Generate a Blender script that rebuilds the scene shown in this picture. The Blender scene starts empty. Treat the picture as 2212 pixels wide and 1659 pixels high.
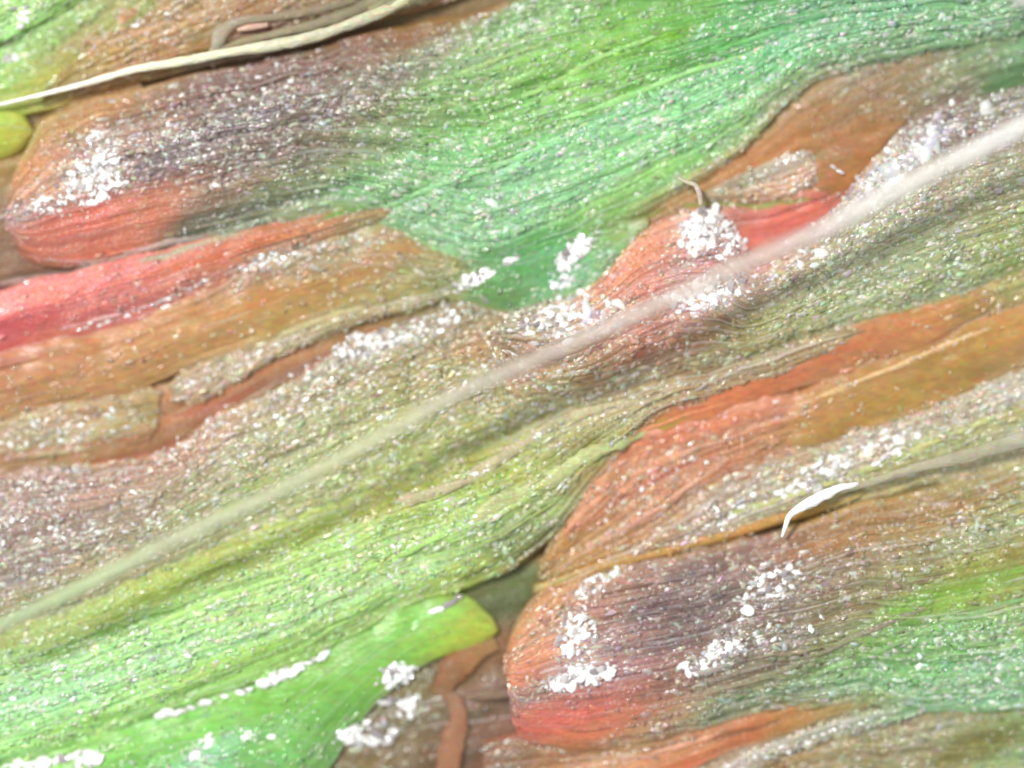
import bpy, math, random
import numpy as np
from mathutils import Vector

random.seed(7)
rng = np.random.default_rng(7)
S = 0.001            # 1 unit of the layout drawing = 1 mm of the scene
W2, H2 = 1106.0, 829.5
sc = bpy.context.scene

# ------------------------------------------------------------------ camera
CAMD = 9.0
cam = bpy.data.cameras.new('camera')
cam.sensor_width = 36
cam.lens = 36 * CAMD / 2.212
cam.clip_start = 0.1
cam.clip_end = 100
cam.dof.use_dof = True
cam.dof.focus_distance = CAMD - 0.068
cam.dof.aperture_fstop = 0.085
camo = bpy.data.objects.new('camera', cam)
sc.collection.objects.link(camo)
camo.location = (0, 0, CAMD)
sc.camera = camo

# ------------------------------------------------------------------ light
w = bpy.data.worlds.new('World')
sc.world = w
w.use_nodes = True
bg = w.node_tree.nodes['Background']
bg.inputs[0].default_value = (0.93, 0.97, 1.0, 1)
bg.inputs[1].default_value = 0.58
sun = bpy.data.lights.new('sun', 'SUN')
sun.energy = 3.3
sun.angle = math.radians(12)
sun.color = (1.0, 0.98, 0.94)
so = bpy.data.objects.new('sun', sun)
sc.collection.objects.link(so)
so.rotation_euler = Vector((-0.50, 0.42, 1.0)).to_track_quat('Z', 'Y').to_euler()
sc.view_settings.view_transform = 'Standard'
sc.view_settings.look = 'None'
sc.view_settings.exposure = 0.05
sc.view_settings.gamma = 1.0


# ------------------------------------------------------------------ helpers
def lin(c):
    c = np.asarray(c, float) / 255.0
    return np.where(c <= 0.04045, c / 12.92, ((c + 0.055) / 1.055) ** 2.4)


def hsh(ix, iy, seed):
    n = (ix.astype(np.int64) * 374761393 + iy.astype(np.int64) * 668265263 + seed * 2147483647) & 0xffffffff
    n = ((n ^ (n >> 13)) * 1274126177) & 0xffffffff
    n = ((n ^ (n >> 16)) * 2246822519) & 0xffffffff
    return ((n ^ (n >> 15)) & 0xffff) / 65535.0


def vnoise(x, y, seed=0):
    x = np.asarray(x, float); y = np.asarray(y, float)
    ix = np.floor(x); iy = np.floor(y)
    fx = x - ix; fy = y - iy
    fx = fx * fx * (3 - 2 * fx); fy = fy * fy * (3 - 2 * fy)
    a = hsh(ix, iy, seed); b = hsh(ix + 1, iy, seed)
    c = hsh(ix, iy + 1, seed); d = hsh(ix + 1, iy + 1, seed)
    return (a * (1 - fx) + b * fx) * (1 - fy) + (c * (1 - fx) + d * fx) * fy


def catmull(pts, n):
    """smooth curve through pts, n samples evenly spaced in length"""
    p = np.array(pts, float)
    p = np.vstack([2 * p[0] - p[1], p, 2 * p[-1] - p[-2]])
    out = []
    for i in range(1, len(p) - 2):
        t = np.linspace(0, 1, 12, endpoint=False)[:, None]
        a, b, c, d = p[i - 1], p[i], p[i + 1], p[i + 2]
        out.append(0.5 * ((2 * b) + (-a + c) * t + (2 * a - 5 * b + 4 * c - d) * t ** 2 + (-a + 3 * b - 3 * c + d) * t ** 3))
    out.append(p[-2][None])
    q = np.vstack(out)
    s = np.r_[0, np.cumsum(np.linalg.norm(np.diff(q, axis=0), axis=1))]
    t = np.linspace(0, s[-1], n)
    return np.stack([np.interp(t, s, q[:, k]) for k in range(q.shape[1])], 1), s[-1]


def polydist(x, y, pts):
    """distance to a polyline and signed side, and the arc position"""
    best = np.full(x.shape, 1e9); arc = np.zeros(x.shape); acc = 0.0
    for (x0, y0), (x1, y1) in zip(pts[:-1], pts[1:]):
        dx, dy = x1 - x0, y1 - y0
        L = math.hypot(dx, dy) + 1e-9
        t = np.clip(((x - x0) * dx + (y - y0) * dy) / L / L, 0, 1)
        d = np.hypot(x - x0 - t * dx, y - y0 - t * dy)
        m = d < best
        best = np.where(m, d, best); arc = np.where(m, acc + t * L, arc)
        acc += L
    return best, arc, acc


ZK = 0.42


def world(x, y, z):
    return np.stack([(x - W2) * S, (H2 - y) * S, z * S * ZK], -1)


def new_mesh(name, V, F, col=None, smooth=True):
    V = np.asarray(V, np.float32); F = np.asarray(F, np.int32)
    me = bpy.data.meshes.new(name)
    k = F.shape[1]
    me.vertices.add(len(V)); me.vertices.foreach_set('co', V.ravel())
    me.loops.add(F.size); me.loops.foreach_set('vertex_index', F.ravel())
    me.polygons.add(len(F))
    me.polygons.foreach_set('loop_start', np.arange(0, F.size, k, dtype=np.int32))
    me.polygons.foreach_set('loop_total', np.full(len(F), k, np.int32))
    me.polygons.foreach_set('use_smooth', np.full(len(F), smooth, bool))
    if col is not None:
        a = me.color_attributes.new('pigment', 'FLOAT_COLOR', 'POINT')
        c = np.ones((len(V), 4), np.float32); c[:, :3] = col
        a.data.foreach_set('color', c.ravel())
    me.update(calc_edges=True)
    return me


def link(name, me, mat, parent=None, loc=None, label=None, cat=None, group=None, kind=None):
    o = bpy.data.objects.new(name, me)
    sc.collection.objects.link(o)
    if me is not None and mat is not None and len(me.materials) == 0:
        me.materials.append(mat)
    if parent: o.parent = parent
    if loc is not None: o.location = loc
    for k, v in (('label', label), ('category', cat), ('group', group), ('kind', kind)):
        if v: o[k] = v
    return o


# ------------------------------------------------------------------ materials
def tissue_mat(name, rough, spec, bump, sheen=0.0, sss=0.0, scale=220):
    m = bpy.data.materials.new(name); m.use_nodes = True
    nt = m.node_tree; b = nt.nodes['Principled BSDF']
    at = nt.nodes.new('ShaderNodeAttribute'); at.attribute_name = 'pigment'
    tc = nt.nodes.new('ShaderNodeTexCoord')
    mp = nt.nodes.new('ShaderNodeMapping')
    mp.inputs['Rotation'].default_value = (0, 0, math.radians(-21))
    mp.inputs['Scale'].default_value = (0.45, 1.0, 1.0)
    nt.links.new(tc.outputs['Object'], mp.inputs[0])
    no = nt.nodes.new('ShaderNodeTexNoise'); no.inputs['Scale'].default_value = scale * 0.35
    no.inputs['Detail'].default_value = 3
    nt.links.new(mp.outputs[0], no.inputs['Vector'])
    vo = nt.nodes.new('ShaderNodeTexVoronoi'); vo.inputs['Scale'].default_value = scale
    nt.links.new(mp.outputs[0], vo.inputs['Vector'])
    hue = nt.nodes.new('ShaderNodeMix'); hue.data_type = 'RGBA'; hue.blend_type = 'OVERLAY'
    hue.inputs[0].default_value = 0.12
    nt.links.new(at.outputs['Color'], hue.inputs[6]); nt.links.new(vo.outputs['Color'], hue.inputs[7])
    mul = nt.nodes.new('ShaderNodeMix'); mul.data_type = 'RGBA'; mul.blend_type = 'SOFT_LIGHT'
    mul.inputs[0].default_value = 0.25
    nt.links.new(hue.outputs[2], mul.inputs[6]); nt.links.new(no.outputs['Fac'], mul.inputs[7])
    nt.links.new(mul.outputs[2], b.inputs['Base Color'])
    add = nt.nodes.new('ShaderNodeMath'); add.operation = 'ADD'
    nt.links.new(vo.outputs['Distance'], add.inputs[0]); nt.links.new(no.outputs['Fac'], add.inputs[1])
    bp = nt.nodes.new('ShaderNodeBump'); bp.inputs['Strength'].default_value = bump
    bp.inputs['Distance'].default_value = 0.004
    nt.links.new(add.outputs[0], bp.inputs['Height']); nt.links.new(bp.outputs[0], b.inputs['Normal'])
    b.inputs['Roughness'].default_value = rough
    b.inputs['Specular IOR Level'].default_value = spec
    if sss:
        b.inputs['Subsurface Weight'].default_value = sss
        b.inputs['Subsurface Radius'].default_value = (0.04, 0.03, 0.02)
        b.inputs['Subsurface Scale'].default_value = 0.5
    return m


M_TIS = tissue_mat('plant_tissue', 0.38, 0.42, 0.4)
M_SMO = tissue_mat('smooth_tissue', 0.34, 0.34, 0.16, scale=130)
M_CELL = tissue_mat('cell_skin', 0.20, 0.75, 0.05)
M_HAIR = tissue_mat('hair_skin', 0.45, 0.4, 0.3, scale=160)


def translucent(m, k):
    nt = m.node_tree; b = nt.nodes['Principled BSDF']; out = nt.nodes['Material Output']
    t = nt.nodes.new('ShaderNodeBsdfTransparent'); mx = nt.nodes.new('ShaderNodeMixShader')
    mx.inputs[0].default_value = k
    nt.links.new(b.outputs[0], mx.inputs[1]); nt.links.new(t.outputs[0], mx.inputs[2])
    nt.links.new(mx.outputs[0], out.inputs['Surface'])
    return m


M_VEIL = translucent(tissue_mat('clear_hair_skin', 0.5, 0.3, 0.3, scale=160), 0.50)


def flake_mat():
    m = bpy.data.materials.new('glint_bead'); m.use_nodes = True  # white to grey tones standing in for bright glints, also pale ridge beads
    nt = m.node_tree; b = nt.nodes['Principled BSDF']
    oi = nt.nodes.new('ShaderNodeObjectInfo')
    r = nt.nodes.new('ShaderNodeValToRGB')
    e = r.color_ramp.elements
    e[0].position = 0; e[0].color = (0.26, 0.22, 0.23, 1)
    e[1].position = 1; e[1].color = (0.93, 0.94, 0.92, 1)
    x = e.new(0.16); x.color = (0.50, 0.46, 0.45, 1)
    x = e.new(0.30); x.color = (0.85, 0.83, 0.82, 1)
    nt.links.new(oi.outputs['Random'], r.inputs[0])
    nt.links.new(r.outputs[0], b.inputs['Base Color'])
    b.inputs['Roughness'].default_value = 0.14
    b.inputs['Specular IOR Level'].default_value = 0.9
    return m


M_GLINT_BEAD = flake_mat()

# thin lines pressed into or stained along the tissue: points, half width, colour, strength, height
STREAKS = []


def streak(pts, wd, c, a=0.7, dz=0.0):
    STREAKS.append((pts, wd, lin(c), a, dz))


def apply_streaks(x, y, col, z):
    for pts, wd, c, a, dz in STREAKS:
        xs = [p[0] for p in pts]; ys = [p[1] for p in pts]; R = wd * 2.2
        m = (x > min(xs) - R) & (x < max(xs) + R) & (y > min(ys) - R) & (y < max(ys) + R)
        if not m.any(): continue
        X = x[m]; Y = y[m]
        wob = (vnoise(X / 40, Y / 40, 5) - 0.5) * wd * 1.2
        d, arc, tot = polydist(X, Y + wob, pts)
        ww = wd * (0.35 + 0.65 * np.clip(np.minimum(arc, tot - arc) / (0.15 * tot + 1), 0, 1))
        ww = ww * (0.7 + 0.6 * vnoise(arc / 30, arc * 0 + tot, 9))
        f = np.exp(-(d / ww) ** 2)
        k = (f * min(0.95, a * 1.5))[:, None]
        col[m] = col[m] * (1 - k) + c * k
        z[m] += dz * f


def mute(c):
    l = (c * np.array([0.3, 0.55, 0.15])).sum(-1, keepdims=True)
    c = np.array(c); ex = np.clip(c[..., 1] - np.maximum(c[..., 0], c[..., 2]), 0, 1)
    c[..., 1] -= 0.10 * ex
    return c * 0.92 + l * 0.05 + 0.006


class Blade:
    pass


BL = {}


def pigment_at(B, x, y):
    P = B.ctrl
    ca, sa = math.cos(B.ang), math.sin(B.ang)
    u = (x * ca + y * sa); v = (-x * sa + y * ca)
    pu = P[:, 0] * ca + P[:, 1] * sa; pv = -P[:, 0] * sa + P[:, 1] * ca
    num = np.zeros((len(x), 4)); den = np.zeros(len(x))
    for i in range(len(P)):
        d2 = ((u - pu[i]) / B.an) ** 2 + (v - pv[i]) ** 2
        wgt = 1.0 / (d2 + 250.0) ** 1.7
        num += wgt[:, None] * B.lin[i]; den += wgt
    r = num / den[:, None]
    return r[:, :3], r[:, 3]


def surf(B, uu, vv):
    """layout position and height of the blade surface at (u,v) in 0..1"""
    n = len(B.U)
    fu = np.clip(uu, 0, 1) * (n - 1); i = np.minimum(fu.astype(int), n - 2); f = (fu - i)[:, None]
    U = B.U[i] * (1 - f) + B.U[i + 1] * f
    L = B.L[i] * (1 - f) + B.L[i + 1] * f
    # fibres wander a little across the blade
    v2 = vv
    P = U * (1 - v2[:, None]) + L * v2[:, None]
    x, y = P[:, 0], P[:, 1]
    wid = np.linalg.norm(L - U, axis=1)
    e = np.abs(2 * vv - 1)
    lean = B.lean * (vv - 0.5)
    dome = (1 - e ** B.pw) + lean
    endl = np.clip(uu / B.tl, 0, 1) if B.tl > 0 else 1.0
    endr = np.clip((1 - uu) / B.tr, 0, 1) if B.tr > 0 else 1.0
    tp = np.sqrt(np.clip(1 - (1 - endl) ** 2, 0, 1)) * np.sqrt(np.clip(1 - (1 - endr) ** 2, 0, 1))
    z = B.z0 + B.h * dome * tp
    s = uu * B.len
    vw = vv * B.wid
    vw = vw + 6 * (vnoise(s / 190, vw / 60, B.seed + 40) - 0.5)
    st = vnoise(s / 420, vw / 9.0, B.seed) * 0.55 + vnoise(s / 260, vw / 4.4, B.seed + 3) * 0.45
    st2 = vnoise(s / 420, vw / 24.0, B.seed + 7)
    lump = vnoise(x / 45, y / 30, B.seed + 11)
    if hasattr(B, 'spg'):
        g = B.spg
        a = np.clip(uu, 0, 1) * 58.99; b = np.clip(vv, 0, 1) * 14.99
        ia = a.astype(int); ib = b.astype(int); fa = a - ia; fb = b - ib
        q = (g[ia, ib] * (1 - fa) + g[ia + 1, ib] * fa) * (1 - fb) + (g[ia, ib + 1] * (1 - fa) + g[ia + 1, ib + 1] * fa) * fb
    else:
        q = 1.0
    st = 0.5 + (st - 0.5) * q; st2 = 0.5 + (st2 - 0.5) * (0.35 + 0.65 * q)
    z = z + B.rib * ((st - 0.5) * 15 + (st2 - 0.5) * 22) + B.lump * (lump - 0.5) * 24 * (0.4 + 0.6 * q)
    return x, y, z, st, st2, wid, tp


def blade(key, name, label, U, L, ctrl, z0=20, h=40, ang=-21, an=3.2, pw=2.6, tl=0.0, tr=0.0,
          rib=1.0, lump=1.0, lean=0.0, mat=None, speck=1.0, cat='bract', streaky=1.0, group=None, step=4.2, cells=True, soft=None):
    B = Blade(); BL[key] = B
    B.ang = math.radians(ang); B.an = an
    wd0 = max(math.hypot(a[0] - b[0], a[1] - b[1]) for a, b in zip(catmull(U, 9)[0], catmull(L, 9)[0]))
    soft = soft or min(20.0, 4 + wd0 * 0.11)
    B.ctrl = np.array(ctrl, float)
    if key in ('A', 'E'):
        mv = (np.abs(B.ctrl[:, 2] - B.ctrl[:, 4]) < 40) & (B.ctrl[:, 2] < 160) & (B.ctrl[:, 3] <= B.ctrl[:, 2])
        B.ctrl[mv, 2:5] *= 0.86
    if key not in ('M', 'red', 'A', 'E', 'C'):
        rr = B.ctrl[:, 2] - B.ctrl[:, 3] > 48
        B.ctrl[rr, 3] += 8; B.ctrl[rr, 4] -= 4
    B.lin = np.concatenate([lin(B.ctrl[:, 2:5]), B.ctrl[:, 5:6]], 1)
    B.z0, B.h, B.pw, B.tl, B.tr, B.rib, B.lump, B.lean = z0, h, pw, tl, tr, rib, lump, lean
    B.seed = len(BL) * 17
    B.lin[:, :3] = mute(B.lin[:, :3])
    _, lu = catmull(U, 10); _, ll = catmull(L, 10)
    B.len = max(lu, ll)
    nu = max(8, int(B.len / step))
    B.U, _ = catmull(U, nu); B.L, _ = catmull(L, nu)
    # frayed margins
    sU = np.linspace(0, B.len, nu)
    fray = min(1.0, float(np.linalg.norm(B.U - B.L, axis=1).max()) / 120)
    for E, k in ((B.U, 50), (B.L, 51)):
        E[:, 1] += fray * ((vnoise(sU / 70, sU * 0, B.seed + k) - 0.5) * 12 + (vnoise(sU / 22, sU * 0, B.seed + k + 5) - 0.5) * 2.5)
    B.wid = float(np.linalg.norm(B.U - B.L, axis=1).max())
    nv = max(8, int(B.wid / (step * 0.8)))
    gu, gv = np.meshgrid(np.linspace(0, 1, 60), np.linspace(0, 1, 16), indexing='ij')
    gx, gy, *_ = surf(B, gu.ravel(), gv.ravel())
    B.spg = np.clip(0.22 + 1.5 * pigment_at(B, gx, gy)[1], 0.22, 1.0).reshape(60, 16)
    cx, cy = float((B.U[:, 0].mean() + B.L[:, 0].mean()) / 2), float((B.U[:, 1].mean() + B.L[:, 1].mean()) / 2)
    B.origin = world(np.array([cx]), np.array([cy]), np.array([0.0]))[0]
    B.root = link(name, None, None, loc=B.origin, label=label, cat=cat, group=group)
    B.root.empty_display_size = 0.05
    B.nu, B.nv, B.mat, B.speck, B.streaky, B.cells = nu, nv, mat, speck, streaky, cells
    B.powder = []
    B.soft = soft
    return B


GP = {}


def around(x, y):
    """pigment of whatever tissue is near, used where blades grow into each other"""
    if not GP:
        P = np.concatenate([b.ctrl for b in BL.values()]); GP['p'] = P; GP['c'] = mute(lin(P[:, 2:5]))
        g = 12
        gx = np.arange(-80, 2320, g); gy = np.arange(-80, 1780, g)
        X, Y = np.meshgrid(gx, gy, indexing='ij')
        a = math.radians(-22); ca, sa = math.cos(a), math.sin(a)
        num = np.zeros(X.shape + (3,)); den = np.zeros(X.shape)
        for (px, py), c in zip(P[:, :2], GP['c']):
            dx, dy = X - px, Y - py
            d2 = ((dx * ca + dy * sa) / 2.2) ** 2 + (-dx * sa + dy * ca) ** 2
            wg = 1 / (d2 + 400) ** 2
            num += wg[..., None] * c; den += wg
        GP['g'] = num / den[..., None]; GP['s'] = g
    g = GP['s']; G = GP['g']
    fx = np.clip((x + 80) / g, 0, G.shape[0] - 1.001); fy = np.clip((y + 80) / g, 0, G.shape[1] - 1.001)
    i = fx.astype(int); j = fy.astype(int); a = (fx - i)[:, None]; b = (fy - j)[:, None]
    return (G[i, j] * (1 - a) + G[i + 1, j] * a) * (1 - b) + (G[i, j + 1] * (1 - a) + G[i + 1, j + 1] * a) * b


def pigment_full(B, x, y, u, v, wid):
    col, sp = pigment_at(B, x, y)
    d = np.minimum(v, 1 - v) * wid
    if B.tl > 0: d = np.minimum(d, u * B.len * 0.6)
    if B.tr > 0: d = np.minimum(d, (1 - u) * B.len)
    k = (0.9 * np.exp(-(d / B.soft) ** 2))[:, None]
    return col * (1 - k) + around(x, y) * k, sp


def finish(B):
    nu, nv = B.nu, B.nv
    uu, vv = np.meshgrid(np.linspace(0, 1, nu), np.linspace(0, 1, nv), indexing='ij')
    uu = uu.ravel(); vv = vv.ravel()
    x, y, z, st, st2, wid, tp = surf(B, uu, vv)
    col, sp = pigment_full(B, x, y, uu, vv, wid)
    var = 1 + B.streaky * (0.40 * (st - 0.5) + 0.45 * (st2 - 0.5)) + 0.16 * (vnoise(x / 14, y / 9, 77) - 0.5)
    warm = (vnoise(uu * B.len / 300, vv * B.wid / 14, B.seed + 23) - 0.5) * B.streaky
    col = col * np.clip(var, 0.4, 1.6)[:, None] * np.stack([1 + 0.25 * warm, 1 + 0 * warm, 1 - 0.3 * warm], 1)
    # pale blotches of thick walled cells
    bl = vnoise(x / 9 + y / 30, y / 6 - x / 30, 31) * 0.6 + vnoise(x / 22, y / 12, 33) * 0.4
    k = np.clip((bl - 0.47) * 2.6, 0, 1)[:, None] * np.clip(sp, 0, 1)[:, None] * 0.5
    col = col * (1 - k) + (col * 0.6 + np.array([0.34, 0.36, 0.33])) * k
    apply_streaks(x, y, col, z)
    col = np.clip(col, 0.01, 0.9)
    z = z.reshape(nu, nv)
    for rows, dd in ((0, 28), (1, 5)):
        z[:, rows] -= dd; z[:, -1 - rows] -= dd
        if B.tl > 0: z[rows] -= dd
        if B.tr > 0: z[-1 - rows] -= dd
    z = z.ravel()
    idx = np.arange(nu * nv).reshape(nu, nv)
    F = np.stack([idx[:-1, :-1].ravel(), idx[:-1, 1:].ravel(), idx[1:, 1:].ravel(), idx[1:, :-1].ravel()], 1)
    link('tissue', new_mesh('tissue', world(x, y, z) - B.origin, F, col), B.mat or M_TIS, B.root)
    make_fibres(B)
    if B.cells:
        n = int(B.wid * B.len * 0.8 / 28 * B.speck)
        u = rng.random(n); v = rng.random(n) * 0.96 + 0.02
        x, y, z, st, st2, wid, tp = surf(B, u, v)
        inb = (x > -30) & (x < 2242) & (y > -30) & (y < 1690)
        col, sp = pigment_full(B, x, y, u, v, wid)
        clump = 0.45 * vnoise(x / 38, y / 20, 3) + 0.55 * st
        keep = inb & (rng.random(n) < np.clip(sp * (0.08 + 2.0 * clump ** 1.7), 0, 1)) & (rng.random(n) < wid / B.wid)
        x, y, z, u, v, sp = x[keep], y[keep], z[keep], u[keep], v[keep], sp[keep]
        col = col[keep]
        zc = z.copy(); apply_streaks(x, y, col, zc)
        make_cells(B, x, y, zc, u, v, col, sp, B.root, B.origin)
    if B.powder:
        q = np.array(B.powder)
        make_glint_beads(B, q)


def cell_template():
    V = []; k = 6
    for ring, (r, z) in enumerate(((1.0, -0.3), (0.78, 0.35))):
        for i in range(k):
            a = 2 * math.pi * i / k
            V.append((math.cos(a) * r, math.sin(a) * r, z))
    V.append((0, 0, 0.62))
    F = []
    for i in range(k):
        j = (i + 1) % k
        F += [(i, j, k + j), (i, k + j, k + i), (k + i, k + j, 2 * k)]
    return np.array(V), np.array(F)


CT_V, CT_F = cell_template()


def make_cells(B, x, y, z, u, v, col, sp, root, origin):
    n = len(x)
    if n < 3: return
    # fibre direction
    e = 0.01
    x2, y2, *_ = surf(B, np.clip(u + e, 0, 1), v); x1, y1, *_ = surf(B, np.clip(u - e, 0, 1), v)
    a = np.arctan2(-(y2 - y1), x2 - x1)
    wild = rng.random(n) < 0.45
    a = a + np.where(wild, rng.normal(0, 1.1, n), rng.normal(0, 0.2, n))
    sz = rng.lognormal(-0.05, 0.42, n)
    sz = np.minimum(sz, 1.9)
    la = 6.4 * sz * np.where(wild, 1.0, 1.35); lb = 4.0 * sz ** 0.7; lh = 3.6 * sz ** 0.7
    T = CT_V[None] * np.stack([la, lb, lh], -1)[:, None, :]
    jit = 1 + 0.75 * (rng.random((n, len(CT_V), 1)) - 0.5)
    T = T * jit
    # tilt
    tx = rng.normal(0, 0.26, n)[:, None]; ty = rng.normal(0, 0.26, n)[:, None]
    T[..., 2] += T[..., 0] * tx + T[..., 1] * ty
    ca = np.cos(a)[:, None]; sa = np.sin(a)[:, None]
    X = T[..., 0] * ca - T[..., 1] * sa + x[:, None]
    Y = -(T[..., 0] * sa + T[..., 1] * ca) + y[:, None]
    Z = T[..., 2] + z[:, None] - 0.1
    V = world(X, Y, Z).reshape(-1, 3) - origin
    F = (CT_F[None] + (np.arange(n) * len(CT_V))[:, None, None]).reshape(-1, 3)
    r = rng.random(n)
    pale = np.clip(0.05 + 0.85 * r ** 3.2 * (0.2 + 0.95 * sp), 0, 0.8)[:, None]
    grey = np.array([0.66, 0.66, 0.60])[None] + rng.normal(0, 0.07, (n, 3))
    tint = 1 + 0.10 * rng.normal(0, 1, (n, 3))
    c = col * (0.66 + 0.66 * rng.random((n, 1))) * tint * (1 - pale) + grey * pale
    c = np.clip(c, 0.02, 0.88)
    c = np.repeat(c, len(CT_V), 0)
    link('surface_cells', new_mesh('surface_cells', V, F, c, smooth=True), M_CELL, root, kind='stuff')


def make_fibres(B):
    """long fine fibres half sunk in the surface, running with the blade"""
    n = int(B.wid * B.len / 1500 * (0.5 + B.streaky) * 1.1)
    Vs, Fs, Cs = [], [], []; off = 0
    for _ in range(n):
        v0 = rng.uniform(0.03, 0.97); ln = min(0.9, rng.lognormal(0.2, 0.6) * 190 / B.len)
        u0 = rng.uniform(-0.1, 1.0); u1 = min(u0 + ln, 0.995); u0 = max(u0, 0.005)
        k = int((u1 - u0) * B.len / 12)
        if k < 4: continue
        u = np.linspace(u0, u1, k)
        v = v0 + (vnoise(u * B.len / 130, u * 0 + v0 * 90, 61) - 0.5) * 12 / B.wid + rng.normal(0, .02) * (u - u0)
        v = np.clip(v, 0.015, 0.985)
        x, y, z, *_, wid, tp = surf(B, u, v)
        if x.max() < -30 or x.min() > 2242 or y.max() < -30 or y.min() > 1690: continue
        col, sp = pigment_full(B, x, y, u, v, wid)
        if rng.random() > 0.12 + 1.6 * sp.mean(): continue
        w = rng.lognormal(0.4, 0.45) * np.sin(np.linspace(0.12, math.pi - 0.12, k)) ** 0.6
        w = w * (0.7 + 0.6 * vnoise(u * B.len / 14, u * 0, int(v0 * 1000)))
        d = np.gradient(np.stack([x, y], 1), axis=0); d /= np.linalg.norm(d, axis=1)[:, None] + 1e-9
        nx, ny = -d[:, 1], d[:, 0]
        r = rng.random()
        if r < 0.45: c = col * rng.uniform(0.62, 0.9)
        elif r < 0.8: c = col * rng.uniform(1.05, 1.3) + 0.01
        else: c = col * 0.75 + rng.uniform(0.12, 0.22)
        V = np.concatenate([world(x - nx * w, y - ny * w, z - 1.5), world(x, y, z + w * 1.7 + 0.8), world(x + nx * w, y + ny * w, z - 1.5)])
        i = np.arange(k - 1)
        f = np.concatenate([np.stack([i + a, i + 1 + a, i + 1 + b, i + b], 1) for a, b in ((0, k), (k, 2 * k))])
        # faces look up
        Vs.append(V); Fs.append(f + off); Cs.append(np.tile(np.clip(c, 0.01, 0.88), (3, 1))); off += 3 * k
    if Vs:
        link('fine_fibres', new_mesh('fine_fibres', np.concatenate(Vs) - B.origin, np.concatenate(Fs), np.concatenate(Cs)), M_TIS, B.root, kind='stuff')


def make_glint_beads(B, q):
    """fine pale grains that paint in glints between flakes, and bead ridges"""
    n = len(q)
    x, y = q[:, 0], q[:, 1]
    z = np.empty(n)
    for i in range(n):
        z[i] = locate(B, x[i], y[i])[2]
    a = rng.uniform(0, math.pi, n)
    sz = q[:, 2] * rng.lognormal(0, 0.3, n)
    T = CT_V[None] * np.stack([sz, sz * 0.55, sz * 0.6], -1)[:, None, :] * (1 + 0.5 * (rng.random((n, len(CT_V), 1)) - 0.5))
    T[..., 2] += T[..., 0] * rng.normal(0, .35, n)[:, None] + T[..., 1] * rng.normal(0, .35, n)[:, None]
    ca = np.cos(a)[:, None]; sa = np.sin(a)[:, None]
    V = world(T[..., 0] * ca - T[..., 1] * sa + x[:, None], T[..., 0] * sa + T[..., 1] * ca + y[:, None], T[..., 2] + z[:, None] + 1.2)
    F = (CT_F[None] + (np.arange(n) * len(CT_V))[:, None, None]).reshape(-1, 3)
    g = rng.uniform(0.35, 0.95, (n, 1)) * (1 + rng.normal(0, 0.05, (n, 3)))
    own, _ = pigment_at(B, x, y)
    k = rng.random((n, 1)) ** 2 * 0.7
    c = np.repeat(np.clip(g * (1 - k) + own * k, 0.02, 0.92), len(CT_V), 0)
    link('glint_bead_grains', new_mesh('glint_bead_grains', V.reshape(-1, 3) - B.origin, F, c, smooth=True), M_CELL, B.root, kind='stuff')


# white flakes that paint in glints and bead ridges, each one an object
def flake_mesh(seed):
    r = random.Random(seed)
    V = []; k = 7
    for rr, z in ((1.0, -0.35), (0.92, 0.3), (0.55, 0.62)):
        for i in range(k):
            a = 2 * math.pi * i / k + r.uniform(-.15, .15)
            q = rr * r.uniform(0.8, 1.12)
            V.append((math.cos(a) * q, math.sin(a) * q, z + r.uniform(-.1, .1)))
    V.append((0, 0, 0.68))
    F = []
    for s in range(2):
        for i in range(k):
            j = (i + 1) % k
            F += [(s * k + i, s * k + j, s * k + k + j), (s * k + i, s * k + k + j, s * k + k + i)]
    for i in range(k):
        F.append((2 * k + i, 2 * k + (i + 1) % k, 3 * k))
    me = new_mesh('glint_bead_flake', np.array(V) * S, F, None, smooth=False)
    me.materials.append(M_GLINT_BEAD)
    return me


FL = [flake_mesh(s) for s in range(6)]
NFL = {}


def locate(B, x, y):
    """u, v of a layout point on the blade (coarse search)"""
    if not hasattr(B, 'gx'):
        g = np.linspace(0, 1, 160); h = np.linspace(0.02, 0.98, 50)
        B.gu, B.gv = [q.ravel() for q in np.meshgrid(g, h, indexing='ij')]
        B.gx, B.gy, B.gz, *_ = surf(B, B.gu, B.gv)
    i = np.argmin((B.gx - x) ** 2 + (B.gy - y) ** 2)
    return B.gu[i], B.gv[i], B.gz[i], math.hypot(B.gx[i] - x, B.gy[i] - y)


def flake(B, x, y, la, lb, ang, lift=1.5):
    u, v, z, d = locate(B, x, y)
    if d > 14: return
    if NFL.get(id(B), 0) >= 290:
        B.powder.append((x, y, la)); return
    NFL[id(B)] = NFL.get(id(B), 0) + 1
    p = world(np.array([x]), np.array([y]), np.array([z + lift]))[0] - B.origin
    o = bpy.data.objects.new('glint_bead_flake', random.choice(FL))
    sc.collection.objects.link(o)
    o.parent = B.root
    o.location = p
    o.rotation_euler = (random.gauss(0, .22), random.gauss(0, .22), ang)
    o.scale = (la, lb, min(la, lb) * 0.55)


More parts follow.
